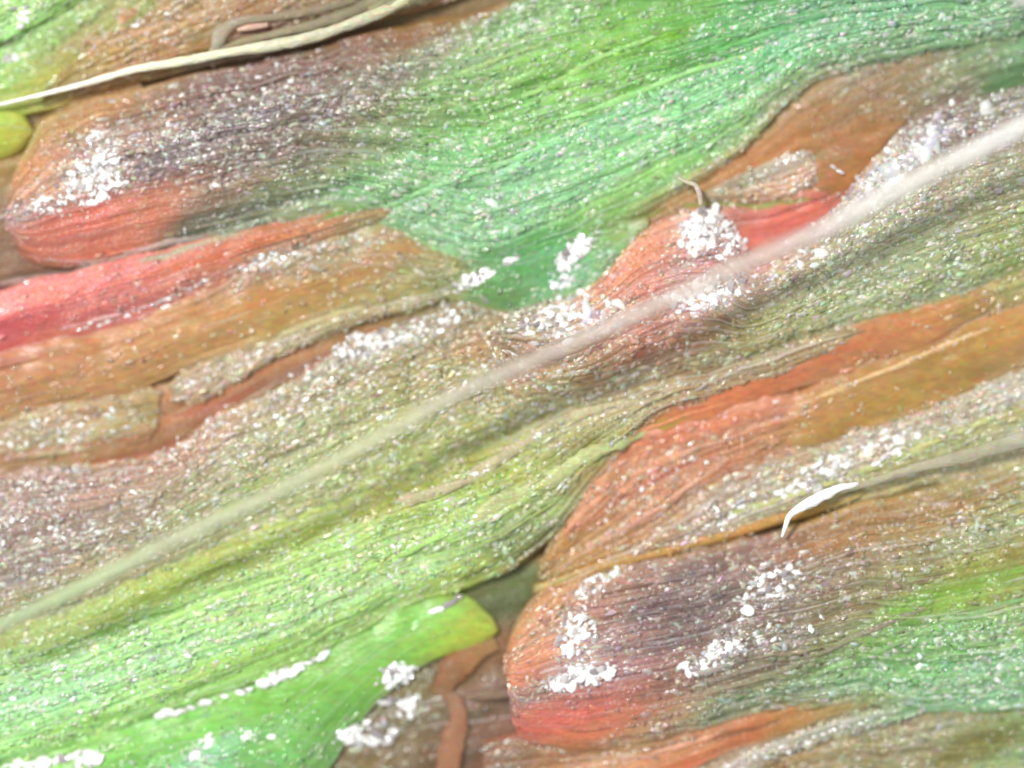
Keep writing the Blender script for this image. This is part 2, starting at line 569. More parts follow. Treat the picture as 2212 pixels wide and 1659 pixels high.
def cluster(key, cx, cy, rx, ry, n, size=6, ang=21, spread=1.0):
    """n bright flakes scattered in a tilted ellipse, a highlight put in as white, fine grains between"""
    B = BL[key]; a0 = math.radians(ang)
    dens = n * size * size / (rx * ry)
    for _ in range(int(n * (2.6 if dens > 0.8 else 1.6))):
        px, py = rx * random.gauss(0, .62), ry * random.gauss(0, .62)
        x = cx + px * math.cos(a0) + py * math.sin(a0)
        y = cy - px * math.sin(a0) + py * math.cos(a0)
        if locate(B, x, y)[3] < 12: B.powder.append((x, y, size * random.uniform(.3, .65)))
    for _ in range(n):
        r = math.sqrt(random.random()) if random.random() < 0.7 else random.random() * 1.25
        t = random.uniform(0, 2 * math.pi)
        px, py = rx * r * math.cos(t), ry * r * math.sin(t)
        x = cx + px * math.cos(a0) + py * math.sin(a0)
        y = cy - px * math.sin(a0) + py * math.cos(a0)
        s = min(size * random.lognormvariate(-0.03, 0.48), size * 1.65, 17)
        aa = a0 + (random.gauss(0, 1.0) if random.random() < 0.6 else random.gauss(0, .3))
        flake(B, x, y, s * random.uniform(0.8, 1.3), s * random.uniform(0.45, 0.75), aa)


def beads(key, pts, wd, n, size=4):
    """fine pale grains crowded along a ridge"""
    B = BL[key]
    q, _ = catmull(pts, n)
    for x, y in q:
        x += random.gauss(0, wd); y += random.gauss(0, wd)
        if locate(B, x, y)[3] < 14: B.powder.append((x, y, size * random.uniform(.6, 1.2)))


def chain(key, pts, n, size=6, jit=3):
    """flakes strung along a line"""
    B = BL[key]
    q, _ = catmull(pts, n)
    for i in range(n):
        a = q[min(i + 1, n - 1)] - q[max(i - 1, 0)]
        s = min(size * random.lognormvariate(0, 0.4), size * 1.6, 17)
        flake(B, q[i][0] + random.gauss(0, jit), q[i][1] + random.gauss(0, jit), s * 1.15, s * 0.6,
              math.atan2(-a[1], a[0]) + random.gauss(0, .35))


def tube(name, pts, wd, z, c, parent=None, origin=None, mat=None, rough=0.12, label=None, cat=None, group=None,
         flat=0.8, n_ring=10, kind=None, seedo=0, lift=1.0):
    """a hair, strand or ridge: pts layout, wd list of half widths, z list of heights, c list of colours"""
    k = len(pts)
    P = [(p[0], p[1], (z[i] if hasattr(z, '__len__') else z), (wd[i] if hasattr(wd, '__len__') else wd)) for i, p in enumerate(pts)]
    C = lin(c if hasattr(c[0], '__len__') else [c] * k)
    ln = catmull([(p[0], p[1]) for p in P], 10)[1]
    n = max(10, int(ln / 5))
    Q, _ = catmull([tuple(P[i]) + tuple(C[i]) for i in range(k)], n)
    T = np.gradient(Q[:, :2], axis=0); T /= np.linalg.norm(T, axis=1)[:, None] + 1e-9
    N = np.stack([-T[:, 1], T[:, 0]], 1)
    s = np.linspace(0, ln, n)
    th = np.linspace(0, 2 * math.pi, n_ring, endpoint=False)
    sg = seedo + int(abs(pts[0][0]) + abs(pts[0][1])) % 97
    R = np.clip(Q[:, 3], 0.3, None)[:, None] * (1 + rough * 2 * (vnoise(s[:, None] / 16 + 0 * th, th[None] * 1.2 + 0 * s[:, None], sg) - 0.5))
    R *= (1 + rough * 2.0 * (vnoise(s / 34, s * 0, sg + 4) - 0.5))[:, None]
    X = Q[:, 0:1] + N[:, 0:1] * R * np.cos(th); Y = Q[:, 1:2] + N[:, 1:2] * R * np.cos(th)
    Z = (Q[:, 2:3] if parent is not None else Q[:, 2:3] * lift) + R * np.sin(th) * flat / ZK
    col = Q[:, None, 4:7] * (0.86 + 0.28 * vnoise(s[:, None] / 22 + 0 * th, th[None] * 1.5 + 0 * s[:, None], sg + 9))[..., None]
    if origin is None:
        origin = world(np.array([Q[n // 2, 0]]), np.array([Q[n // 2, 1]]), np.array([Q[:, 2].min() * lift]))[0]
    V = world(X, Y, Z).reshape(-1, 3) - origin
    idx = np.arange(n * n_ring).reshape(n, n_ring); j = np.roll(idx, -1, 1)
    F = np.stack([idx[:-1].ravel(), idx[1:].ravel(), j[1:].ravel(), j[:-1].ravel()], 1)
    me = new_mesh(name, V, F, np.clip(col.reshape(-1, 3), 0.01, 0.9))
    # closed ends
    if parent is None:
        return link(name, me, mat or M_HAIR, None, loc=origin, label=label, cat=cat, group=group, kind=kind)
    return link(name, me, mat or M_TIS, parent, kind=kind)


def vein(key, pts, wd, c, lift=-0.6, rough=0.3):
    """a raised vein that is part of its blade"""
    B = BL[key]
    q, ln = catmull(pts, max(5, int(catmull(pts, 5)[1] / 30)))
    z = []
    for p in q:
        u, v, zz, d = locate(B, p[0], p[1]); z.append(zz + lift)
    z = np.array(z)
    if len(z) > 4: z = np.convolve(np.pad(z, 1, mode='edge'), [.25, .5, .25], 'valid')
    wl = [1.4 * wd * (0.2 if i in (0, len(q) - 1) else 1) for i in range(len(q))]
    tube('vein', [tuple(p) for p in q], wl, z, c, parent=B.root, origin=B.origin, rough=rough, flat=0.3, n_ring=10)

# ------------------------------------------------------------------ the bed under everything
me = new_mesh('ground', world(np.array([-4000, 6200, 6200, -4000.]), np.array([-4000, -4000, 6200, 6200.]), np.array([-34.] * 4))[:, :],
              [(3, 2, 1, 0)], lin((125, 100, 62))[None].repeat(4, 0))
link('ground', me, M_TIS, kind='structure')

# ------------------------------------------------------------------ stains and creases in the tissue
streak([(-20, 105), (60, 70), (175, -5)], 7, (80, 110, 40), .8, -8)
streak([(0, 616), (120, 590), (260, 556)], 5, (185, 150, 145), .6, 4)
streak([(0, 603), (150, 580), (300, 545)], 6, (100, 80, 60), .6, -6)
streak([(300, 545), (420, 505), (560, 455), (740, 396), (860, 360)], 12, (92, 100, 78), .72, -8)
streak([(305, 566), (430, 528), (570, 478), (720, 428)], 9, (160, 170, 140), .5, 4)
streak([(700, 470), (820, 440), (960, 400)], 9, (95, 150, 70), .6, -4)
streak([(420, 395), (560, 350), (700, 300), (830, 250), (900, 200)], 10, (120, 95, 80), .5, -4)
streak([(740, 380), (860, 335), (1000, 280), (1130, 225)], 10, (105, 150, 55), .55, -4)
streak([(900, 300), (1060, 225), (1250, 145), (1420, 90), (1560, 30)], 12, (95, 155, 50), .6, -5)
streak([(930, 240), (1080, 190), (1200, 130), (1330, 90)], 7, (150, 190, 110), .5, 3)
streak([(1000, 380), (1150, 310), (1320, 230), (1500, 150), (1650, 100)], 9, (100, 160, 60), .5, -4)
streak([(1050, 330), (1250, 240), (1400, 180)], 8, (110, 165, 60), .45, -3)
streak([(1400, 160), (1600, 90), (1800, 20)], 12, (95, 160, 70), .5, -4)
streak([(1180, 190), (1330, 120), (1500, 60)], 14, (120, 170, 50), .5, 0)
streak([(840, 60), (950, 40), (1100, 15)], 16, (140, 105, 60), .7, 0)
streak([(1330, 480), (1430, 455), (1520, 440), (1640, 445), (1760, 430)], 6, (120, 145, 60), .6, -4)
streak([(430, 700), (560, 660), (700, 610)], 10, (178, 122, 72), .3, 0)
streak([(0, 985), (170, 965), (330, 940)], 7, (170, 110, 75), .5, -5)
streak([(200, 1000), (340, 975), (450, 935)], 6, (170, 105, 80), .55, -5)
streak([(380, 900), (470, 880), (600, 820), (720, 765)], 9, (165, 95, 70), .6, -5)
streak([(0, 1130), (200, 1090), (420, 1010)], 6, (150, 100, 75), .35, -3)
streak([(620, 1180), (760, 1110), (900, 1060), (1050, 1000), (1200, 950)], 9, (150, 160, 50), .6, -6)
streak([(250, 1330), (420, 1250), (560, 1190), (700, 1130)], 12, (150, 175, 60), .55, -5)
streak([(150, 1390), (330, 1330), (520, 1260), (760, 1190)], 6, (120, 165, 60), .6, -6)
streak([(0, 1440), (200, 1385), (330, 1350)], 10, (135, 175, 75), .45, -4)
streak([(830, 1120), (950, 1090), (1060, 1040), (1130, 1000)], 14, (140, 165, 55), .6, -4)
streak([(720, 1300), (850, 1230), (1000, 1170), (1130, 1120)], 6, (120, 150, 60), .6, -6)
streak([(980, 1265), (1060, 1220), (1150, 1180), (1230, 1110)], 6, (95, 100, 50), .75, -8)
streak([(1060, 1180), (1150, 1110), (1280, 1040)], 6, (90, 95, 50), .6, -8)
streak([(1140, 960), (1200, 900), (1300, 870), (1400, 855), (1500, 838)], 5, (110, 95, 55), .7, -6)
streak([(1280, 862), (1380, 828), (1480, 805), (1560, 798)], 5, (85, 80, 50), .7, -6)
streak([(1480, 815), (1620, 775), (1720, 750)], 7, (110, 110, 70), .6, -4)
streak([(1180, 1010), (1280, 950), (1380, 930), (1480, 905)], 12, (145, 140, 60), .7, -4)
streak([(1100, 1075), (1190, 1040), (1290, 980)], 9, (165, 180, 70), .5, 0)
streak([(40, 1600), (250, 1540), (480, 1460), (700, 1360), (860, 1290)], 12, (125, 175, 75), .45, -5)
streak([(0, 1620), (150, 1590), (350, 1520), (560, 1450)], 7, (165, 220, 115), .5, 3)
streak([(1250, 1030), (1400, 960), (1560, 900), (1680, 860)], 6, (180, 100, 70), .5, -3)
streak([(1200, 1170), (1300, 1100), (1400, 1040), (1560, 970)], 7, (170, 90, 60), .6, -4)
streak([(1420, 1075), (1550, 1020), (1700, 970)], 7, (180, 110, 75), .5, -3)
streak([(1230, 1140), (1330, 1075), (1450, 1000)], 5, (205, 140, 110), .5, 3)
streak([(1700, 1200), (1800, 1180), (1950, 1120), (2212, 1040)], 20, (155, 105, 55), .4, 0)
streak([(1650, 1380), (1780, 1330), (1900, 1290), (2050, 1230)], 7, (120, 85, 65), .5, -5)
streak([(1480, 1480), (1650, 1445), (1800, 1390), (1950, 1330)], 8, (105, 85, 60), .65, -8)
streak([(1550, 1480), (1700, 1460), (1850, 1410)], 7, (110, 120, 70), .5, -4)
streak([(1850, 1470), (2000, 1420), (2212, 1370)], 9, (85, 140, 60), .55, -5)
streak([(1500, 1520), (1650, 1500), (1850, 1440)], 8, (120, 155, 110), .5, 0)
streak([(1950, 1530), (2100, 1480), (2212, 1440)], 9, (100, 150, 75), .5, -4)
streak([(1900, 1330), (2050, 1280), (2212, 1230)], 16, (120, 160, 60), .5, 0)
streak([(1100, 1640), (1300, 1625), (1500, 1600), (1680, 1560)], 8, (130, 90, 60), .6, -5)
streak([(2020, 1650), (2120, 1610), (2212, 1565)], 18, (115, 110, 55), .7, -5)
streak([(170, 120), (300, 60), (420, 10)], 6, (130, 90, 45), .4, -3)
streak([(140, 190), (330, 140), (500, 85)], 7, (150, 135, 60), .5, 0)
streak([(230, 165), (400, 110), (560, 50)], 7, (185, 115, 65), .5, 0)

# ------------------------------------------------------------------ blades, listed from the lowest layer up
blade('bedtop', 'sheath', 'dull olive brown sheath beneath the two orange threads at the bottom centre',
      [(820, 1380), (950, 1300), (1050, 1230), (1250, 1180), (1330, 1190)],
      [(640, 1720), (900, 1720), (1050, 1720), (1300, 1720), (1480, 1700)],
      [(900, 1480, 120, 110, 65, .3), (880, 1560, 110, 98, 60, .5), (820, 1640, 120, 100, 55, .3), (1000, 1430, 95, 78, 42, .0), (1090, 1300, 82, 92, 46, .0),
       (1090, 1400, 140, 92, 55, 0), (1040, 1500, 130, 100, 80, .1), (1060, 1420, 125, 88, 52, 0), (1060, 1560, 135, 92, 72, .0), (1020, 1560, 78, 72, 48, 0), (930, 1600, 118, 90, 58, .1), (1060, 1630, 130, 82, 58, .0), (1010, 1640, 80, 68, 42, 0), (1120, 1270, 95, 105, 52, 0), (1200, 1640, 155, 95, 62, .1)],
      z0=-20, h=15, tl=.0, tr=0, rib=.3, cat='sheath', streaky=.4)
blade('Q', 'sheath', 'narrow rust red sheath showing as a groove under the two tan ridges',
      [(-60, 960), (200, 880), (340, 825), (450, 800), (740, 680), (1060, 600)],
      [(-60, 1050), (200, 1020), (360, 985), (450, 930), (740, 775), (1060, 670)],
      [(0, 1000, 165, 115, 80, .2), (250, 970, 165, 110, 75, .1), (375, 890, 165, 105, 70, .0), (370, 940, 160, 100, 70, 0), (450, 880, 165, 95, 70, 0), (600, 810, 160, 98, 68, .0), (800, 700, 150, 112, 65, .0), (950, 650, 140, 120, 70, .2)],
      z0=-5, h=14, cat='sheath', rib=.5)
blade('P1b', 'leaf', 'yellow green leaf below the crease in the upper left corner',
      [(-60, 120), (60, 60), (175, -10), (230, -60)], [(-60, 260), (60, 250), (200, 190), (480, -60)],
      [(20, 120, 150, 205, 100, .5), (60, 90, 150, 200, 100, .5), (120, 60, 145, 190, 90, .4), (20, 170, 150, 190, 85, .2), (100, 110, 150, 175, 85, .2),
       (90, 190, 165, 165, 70, 0), (20, 220, 165, 180, 75, 0), (180, 20, 150, 175, 90, .4), (150, 100, 160, 140, 75, .2), (250, -20, 160, 150, 80, .3)],
      z0=5, h=25, ang=-33, cat='leaf', rib=.7)
blade('P1a', 'leaf', 'bright pale green leaf above the crease in the upper left corner',
      [(-60, -60), (60, -60), (210, -60)], [(-60, 130), (70, 66), (200, -10)],
      [(20, 20, 160, 215, 110, .7), (60, 30, 175, 225, 130, .9), (10, 70, 150, 215, 110, .5), (110, 20, 150, 205, 100, .5), (160, -10, 140, 185, 85, .3)],
      z0=18, h=35, ang=-33, cat='leaf', tr=.2, lump=1.6)
blade('pocket', 'sheath', 'brown olive sheath at the left edge between the yellow green bud and the pink band',
      [(-60, 330), (30, 300), (150, 215), (300, 170)], [(-60, 640), (100, 610), (300, 570), (400, 500)],
      [(10, 380, 150, 120, 60, 0), (10, 450, 140, 105, 65, 0), (15, 540, 130, 98, 70, 0), (10, 600, 125, 95, 70, 0), (60, 290, 170, 125, 65, 0), (60, 590, 130, 90, 68, 0), (200, 220, 175, 120, 70, .1)],
      z0=-10, h=25, cat='sheath', rib=.5)
blade('P2', 'leaf', 'ribbed orange brown leaf above the long cream hair at the top left',
      [(90, 195), (170, 90), (250, 20), (330, -60)], [(90, 230), (300, 175), (600, 110), (1180, -60)],
      [(180, 150, 165, 145, 70, .1), (230, 90, 175, 135, 80, .3), (280, 30, 185, 125, 75, .3), (350, 40, 165, 135, 80, .5), (230, 175, 178, 120, 68, .1),
       (330, 130, 168, 125, 70, .1), (430, 90, 150, 120, 60, .1), (420, 30, 170, 120, 68, .3), (500, 10, 165, 120, 70, .3), (560, 60, 130, 85, 60, .1),
       (640, 20, 150, 120, 75, .2), (720, 70, 140, 110, 75, .2), (900, 30, 140, 100, 60, .1), (1050, 0, 130, 110, 55, .2)],
      z0=18, h=28, ang=-24, tl=.15, cat='leaf', rib=1.3, streaky=1.4)
blade('P3', 'bud', 'small smooth yellow green bud at the left edge under the cream hair',
      [(-50, 225), (0, 235), (50, 250), (78, 290)], [(-50, 360), (0, 345), (50, 325), (78, 292)],
      [(10, 260, 170, 190, 75, 0), (20, 300, 170, 180, 45, 0), (60, 290, 165, 160, 60, .0), (10, 330, 165, 165, 55, 0)],
      z0=20, h=40, tr=.4, mat=M_SMO, cat='bud', rib=.2, streaky=.2, cells=False)

blade('F', 'leaf', 'orange brown leaf along the lower edge of the green bract at the upper right',
      [(1340, 490), (1500, 390), (1640, 290), (1740, 190), (1900, 110), (2100, 60), (2280, 20)],
      [(1340, 520), (1560, 440), (1750, 400), (1850, 430), (2000, 300), (2120, 230), (2280, 190)],
      [(1480, 430, 165, 125, 65, .1), (1550, 375, 185, 118, 70, 0), (1640, 330, 185, 112, 65, 0), (1700, 300, 178, 110, 66, 0), (1680, 240, 165, 128, 80, .1), (1760, 200, 165, 130, 85, .2),
       (1760, 250, 165, 108, 68, .0), (1850, 170, 150, 130, 95, .4), (1850, 250, 140, 108, 70, .1), (1800, 300, 150, 95, 60, 0), (1850, 320, 165, 100, 60, 0), (1780, 370, 160, 98, 62, 0), (1830, 380, 172, 105, 62, 0),
       (1900, 280, 150, 105, 55, 0), (1950, 200, 135, 115, 80, .3), (1980, 250, 130, 115, 85, .5), (2050, 170, 130, 135, 95, .4), (2030, 230, 130, 105, 90, .4), (2110, 110, 125, 155, 105, .4), (2180, 170, 80, 120, 68, .0), (2212, 100, 115, 160, 105, .4)],
      z0=10, h=22, ang=-35, cat='leaf', tl=.1, rib=.8)

# the big upper bract
blade('A', 'bract', 'largest bract, red base at the left, purple grey middle, green end across the top',
      [(5, 455), (50, 330), (120, 245), (300, 190), (600, 120), (820, 60), (1010, 30), (1180, -20), (1700, -60), (2280, -60)],
      [(5, 480), (60, 560), (200, 575), (350, 550), (560, 505), (760, 480), (900, 540), (1080, 600), (1330, 500), (1560, 370), (1750, 195), (1950, 130), (2280, 60)],
      [(110, 270, 175, 128, 72, .05), (200, 245, 180, 128, 75, .1), (60, 370, 200, 135, 80, .05), (90, 420, 205, 150, 110, .4), (60, 460, 165, 130, 125, .3),
       (180, 380, 185, 150, 135, .8), (230, 320, 165, 130, 115, .8), (120, 480, 190, 105, 85, .0), (90, 530, 190, 100, 75, .0), (200, 470, 200, 105, 90, .0), (230, 520, 192, 98, 70, 0), (300, 490, 200, 110, 80, 0), (350, 440, 185, 115, 85, .1),
       (320, 250, 150, 112, 85, .4), (350, 350, 140, 120, 120, 1.0), (450, 300, 138, 118, 115, 1.0), (450, 200, 128, 98, 88, .6), (560, 160, 125, 90, 78, .5), (560, 250, 138, 120, 115, 1.0), (650, 180, 128, 100, 88, .8), (540, 350, 138, 118, 105, .8), (470, 420, 135, 112, 90, .3), (430, 480, 115, 108, 85, .1),
       (700, 250, 130, 110, 95, .9), (780, 110, 128, 92, 70, .3), (900, 80, 135, 95, 58, .1), (850, 170, 135, 122, 100, .9), (950, 110, 135, 140, 105, .8), (700, 330, 125, 120, 90, .5), (620, 410, 120, 130, 90, .4), (520, 480, 120, 125, 95, .4),
       (830, 280, 120, 145, 85, .5), (960, 200, 118, 165, 85, .5), (1000, 130, 118, 160, 90, .7), (780, 400, 122, 180, 110, .7), (650, 480, 135, 150, 100, .5), (850, 470, 130, 182, 120, .8), (950, 430, 125, 185, 120, .9), (980, 520, 125, 180, 120, .8),
       (1000, 330, 120, 190, 110, .7), (1100, 260, 115, 180, 85, .5), (1100, 60, 120, 170, 95, .8), (1200, 40, 125, 175, 95, .8), (1180, 120, 120, 180, 75, .5), (1300, 100, 118, 178, 60, .2), (1250, 180, 128, 190, 80, .4), (1350, 20, 105, 170, 60, .3), (1450, 60, 98, 165, 65, .2),
       (1100, 400, 130, 195, 130, .9), (1080, 480, 130, 190, 130, .9), (1200, 330, 135, 205, 135, .9), (1250, 420, 130, 195, 125, .8), (1350, 330, 130, 200, 115, .8), (1400, 250, 130, 205, 130, .9), (1430, 370, 135, 195, 95, .4), (1300, 450, 125, 175, 80, .2), (1180, 520, 85, 160, 80, .1), (1100, 560, 78, 145, 80, .1),
       (1400, 150, 108, 175, 70, .3), (1550, 100, 95, 175, 85, .5), (1600, 30, 95, 170, 90, .5), (1550, 220, 130, 205, 130, .9), (1500, 310, 130, 200, 115, .8), (1600, 280, 130, 180, 95, .6), (1680, 120, 105, 190, 115, .9), (1800, 80, 120, 185, 125, .9), (1750, 30, 100, 175, 110, .8),
       (1900, 30, 110, 180, 120, .9), (1700, 200, 135, 165, 105, .6), (1900, 110, 125, 165, 115, .7), (2050, 60, 115, 175, 115, .8), (2180, 30, 135, 175, 130, .7), (2190, 70, 115, 165, 110, .4)],
      z0=28, h=58, ang=-21, tl=.10, pw=3.0, rib=.9, soft=36, lump=1.0, step=4.4)
streak([(1180, 1600), (1190, 1600)], 2, (180, 90, 70), 0, 0)

blade('wedge', 'tissue_fold', 'shiny deep green fold tucked under the middle of the large green blade',
      [(960, 600), (1080, 540), (1180, 500), (1300, 480), (1400, 470)], [(960, 650), (1090, 690), (1200, 670), (1320, 610), (1400, 500)],
      [(1000, 620, 130, 140, 80, .2), (1080, 600, 90, 155, 80, .1), (1130, 570, 75, 150, 80, .0), (1180, 540, 82, 165, 85, .0), (1100, 640, 95, 135, 70, .1), (1200, 590, 90, 160, 90, .1),
       (1260, 560, 115, 190, 130, .7), (1250, 600, 120, 190, 130, .5), (1300, 570, 135, 165, 105, .4), (1340, 510, 135, 165, 90, .3)],
      z0=22, h=34, tl=.2, mat=M_SMO, cat='leaf fold', rib=.3, streaky=.4)
blade('G', 'scale', 'small spindle shaped grey scale with pinkish lower half among orange tissue',
      [(1500, 425), (1560, 392), (1650, 350), (1735, 322), (1768, 350)], [(1500, 430), (1580, 440), (1680, 440), (1745, 415), (1768, 375)],
      [(1530, 415, 165, 145, 110, .1), (1600, 400, 148, 140, 108, .3), (1650, 370, 155, 145, 125, .6), (1700, 345, 185, 170, 150, .8), (1740, 345, 170, 150, 125, .3), (1620, 430, 185, 135, 105, .4), (1690, 400, 205, 140, 118, .7), (1740, 395, 195, 160, 125, .5)],
      z0=36, h=26, ang=-22, tl=.2, tr=.2, cat='scale', rib=.5, step=3.5)
blade('red', 'sheath', 'smooth coral red strip between the grey spindle scale and the blurred long hair',
      [(1480, 430), (1640, 425), (1760, 400), (1850, 385)], [(1480, 600), (1620, 590), (1760, 520), (1850, 430)],
      [(1560, 480, 180, 110, 90, .2), (1640, 500, 195, 100, 88, .0), (1700, 470, 205, 100, 85, 0), (1760, 445, 208, 105, 85, 0), (1620, 540, 200, 105, 88, 0), (1700, 510, 205, 108, 92, 0), (1810, 420, 150, 100, 80, .3)],
      z0=20, h=34, ang=-22, mat=M_SMO, cat='sheath', rib=.4, streaky=.4)

blade('C', 'bract', 'bract right of centre with salmon base full of white glint flakes and grey green end',
      [(1050, 720), (1120, 672), (1240, 635), (1330, 560), (1390, 492), (1490, 448), (1570, 470), (1640, 545), (1760, 480), (1830, 420), (1900, 320), (1990, 245), (2110, 205), (2280, 165)],
      [(1050, 740), (1100, 860), (1250, 880), (1450, 820), (1650, 770), (1800, 725), (1950, 690), (2100, 645), (2280, 580)],
      [(1120, 700, 150, 140, 110, .8), (1080, 760, 155, 125, 85, .6), (1180, 760, 160, 125, 95, .8), (1220, 680, 185, 165, 140, .9), (1280, 650, 205, 140, 105, .5), (1350, 600, 218, 132, 98, .15), (1400, 540, 215, 130, 90, .05), (1430, 500, 205, 128, 95, .3), (1500, 480, 195, 165, 150, .8), (1560, 490, 150, 115, 110, .6), (1590, 520, 165, 120, 115, .5), (1400, 620, 212, 125, 100, .2), (1460, 590, 180, 140, 135, .6),
       (1300, 700, 200, 150, 130, .7), (1380, 700, 195, 120, 95, .3), (1450, 680, 185, 130, 115, .5), (1400, 750, 172, 105, 75, .3), (1300, 780, 160, 120, 85, .6), (1500, 740, 160, 110, 75, .4), (1200, 830, 160, 150, 95, .8), (1350, 820, 145, 130, 85, .7), (1550, 760, 140, 130, 85, .5), (1540, 650, 190, 160, 150, .7), (1600, 640, 170, 145, 125, .7),
       (1580, 710, 125, 112, 70, .2), (1650, 690, 150, 150, 75, .4), (1720, 730, 160, 150, 95, .3), (1640, 580, 200, 150, 130, .3), (1700, 600, 165, 145, 115, .9), (1760, 620, 155, 160, 110, .9), (1800, 560, 150, 155, 115, 1.0), (1750, 680, 150, 155, 90, .7), (1850, 650, 145, 158, 105, .8), (1850, 690, 150, 155, 95, .5),
       (1900, 480, 155, 155, 120, 1.0), (1950, 570, 145, 160, 115, .9), (2000, 500, 150, 158, 112, .9), (2050, 600, 135, 150, 100, .8), (2100, 450, 160, 160, 110, .8), (2150, 520, 145, 155, 90, .6), (2200, 400, 160, 160, 120, .7), (2200, 560, 130, 140, 75, .4), (2050, 420, 160, 150, 120, .9),
       (1850, 420, 175, 165, 155, .8), (1920, 350, 170, 140, 120, .9), (1960, 270, 135, 115, 105, .9), (2050, 260, 125, 105, 98, .9), (2000, 330, 150, 135, 125, .9), (2130, 240, 130, 118, 100, .9), (2100, 290, 135, 105, 90, .6), (2200, 220, 140, 135, 120, .9)],
      z0=45, h=62, ang=-24, tl=.05, pw=3.0, rib=.7, step=4.2)
blade('I', 'sheath', 'rust brown sheath edge right of the grey spindle scale, beside the white glint flake patch',
      [(1745, 350), (1800, 300), (1880, 275), (1960, 250)], [(1745, 425), (1830, 432), (1890, 365), (1965, 262)],
      [(1770, 380, 158, 100, 65, 0), (1820, 330, 150, 92, 60, 0), (1850, 390, 175, 102, 62, 0), (1880, 320, 165, 100, 60, 0), (1940, 265, 150, 110, 60, 0)],
      z0=22, h=40, ang=-40, tl=.1, tr=.2, mat=M_SMO, cat='sheath', rib=.3, streaky=.3)

blade('M', 'ribbed_band', 'bright pink and red band running from the left edge up to the green blade',
      [(-60, 635), (50, 606), (150, 582), (300, 545), (450, 515), (600, 478), (760, 450), (850, 440)],
      [(-60, 790), (50, 760), (150, 735), (300, 695), (430, 640), (600, 565), (760, 510), (830, 480)],
      [(0, 645, 225, 125, 120, .1), (0, 670, 245, 145, 140, .2), (100, 640, 235, 125, 110, .1), (200, 620, 225, 122, 112, .2), (280, 600, 212, 120, 110, .2), (0, 705, 186, 72, 78, 0), (80, 690, 186, 74, 74, 0), (180, 680, 195, 95, 85, .1), (280, 650, 188, 100, 90, .1), (0, 745, 186, 84, 84, 0), (120, 725, 190, 105, 85, .0),
       (340, 600, 205, 115, 95, .1), (400, 580, 195, 105, 70, .1), (430, 610, 185, 115, 90, .3), (500, 550, 192, 105, 72, .0), (600, 520, 188, 108, 65, 0), (600, 545, 165, 140, 110, .6), (700, 490, 175, 115, 70, .1), (780, 480, 145, 130, 80, .3)],
      z0=28, h=34, ang=-17, pw=2.4, lean=-.5, soft=5, mat=M_TIS, cat='vein band', rib=.8, streaky=.9)
blade('N', 'sheath', 'broad smooth orange brown sheath at the left, above the tan ridge',
      [(-60, 765), (100, 720), (250, 690), (400, 635), (550, 555), (720, 480), (880, 480), (1020, 560)],
      [(-60, 920), (120, 885), (300, 845), (450, 790), (600, 735), (760, 680), (900, 650), (1010, 600)],
      [(0, 780, 185, 105, 88, .0), (100, 780, 185, 118, 88, .05), (0, 840, 172, 112, 80, .1), (100, 850, 172, 118, 80, .1), (250, 730, 185, 118, 82, 0), (250, 800, 182, 122, 82, .1), (400, 680, 185, 120, 78, 0), (450, 740, 178, 130, 78, .05), (330, 820, 172, 120, 75, .1), (560, 640, 178, 122, 72, .05), (560, 590, 170, 125, 95, .5), (620, 690, 172, 138, 72, .1),
       (700, 620, 165, 125, 68, .1), (640, 555, 160, 145, 110, .7), (750, 540, 155, 135, 92, .6), (820, 560, 170, 130, 75, .2), (850, 620, 160, 142, 80, .2), (920, 580, 145, 140, 85, .3), (970, 600, 140, 145, 85, .3)],
      z0=20, h=34, ang=-20, tr=.08, mat=M_SMO, cat='sheath', rib=.45, streaky=.5)
blade('O2', 'tissue_ridge', 'tan speckled ridge at the left edge with an olive end at the rust groove',
      [(-60, 900), (80, 878), (180, 862), (300, 838), (352, 850)], [(-60, 1005), (80, 990), (200, 968), (310, 955), (345, 920)],
      [(0, 910, 165, 140, 95, .4), (50, 930, 170, 148, 115, .7), (0, 970, 170, 145, 105, .6), (130, 930, 170, 150, 110, .7), (150, 960, 175, 155, 115, .6), (200, 890, 170, 135, 95, .5), (250, 920, 165, 150, 95, .5), (300, 870, 155, 130, 75, .1), (310, 910, 148, 128, 78, .2), (330, 930, 160, 115, 75, .1)],
      z0=12, h=16, ang=-14, tr=.2, soft=16, cat='leaf ridge', rib=.9)
blade('O1', 'tissue_ridge', 'pale tan ridge with a blunt left end, rising to the right above the rust groove',
      [(362, 830), (410, 795), (500, 755), (640, 700), (800, 655), (950, 610), (1060, 585)], [(378, 868), (430, 866), (520, 822), (640, 755), (790, 700), (950, 655), (1060, 605)],
      [(390, 830, 180, 155, 120, .5), (420, 840, 175, 145, 115, .5), (480, 790, 178, 158, 120, .6), (560, 770, 175, 150, 115, .6), (640, 730, 172, 155, 115, .5), (740, 690, 165, 150, 105, .5), (850, 660, 160, 148, 100, .4), (980, 620, 145, 145, 105, .4), (700, 675, 175, 160, 100, .2)],
      z0=24, h=16, ang=-20, tl=.08, soft=12, cat='leaf ridge', rib=.8)

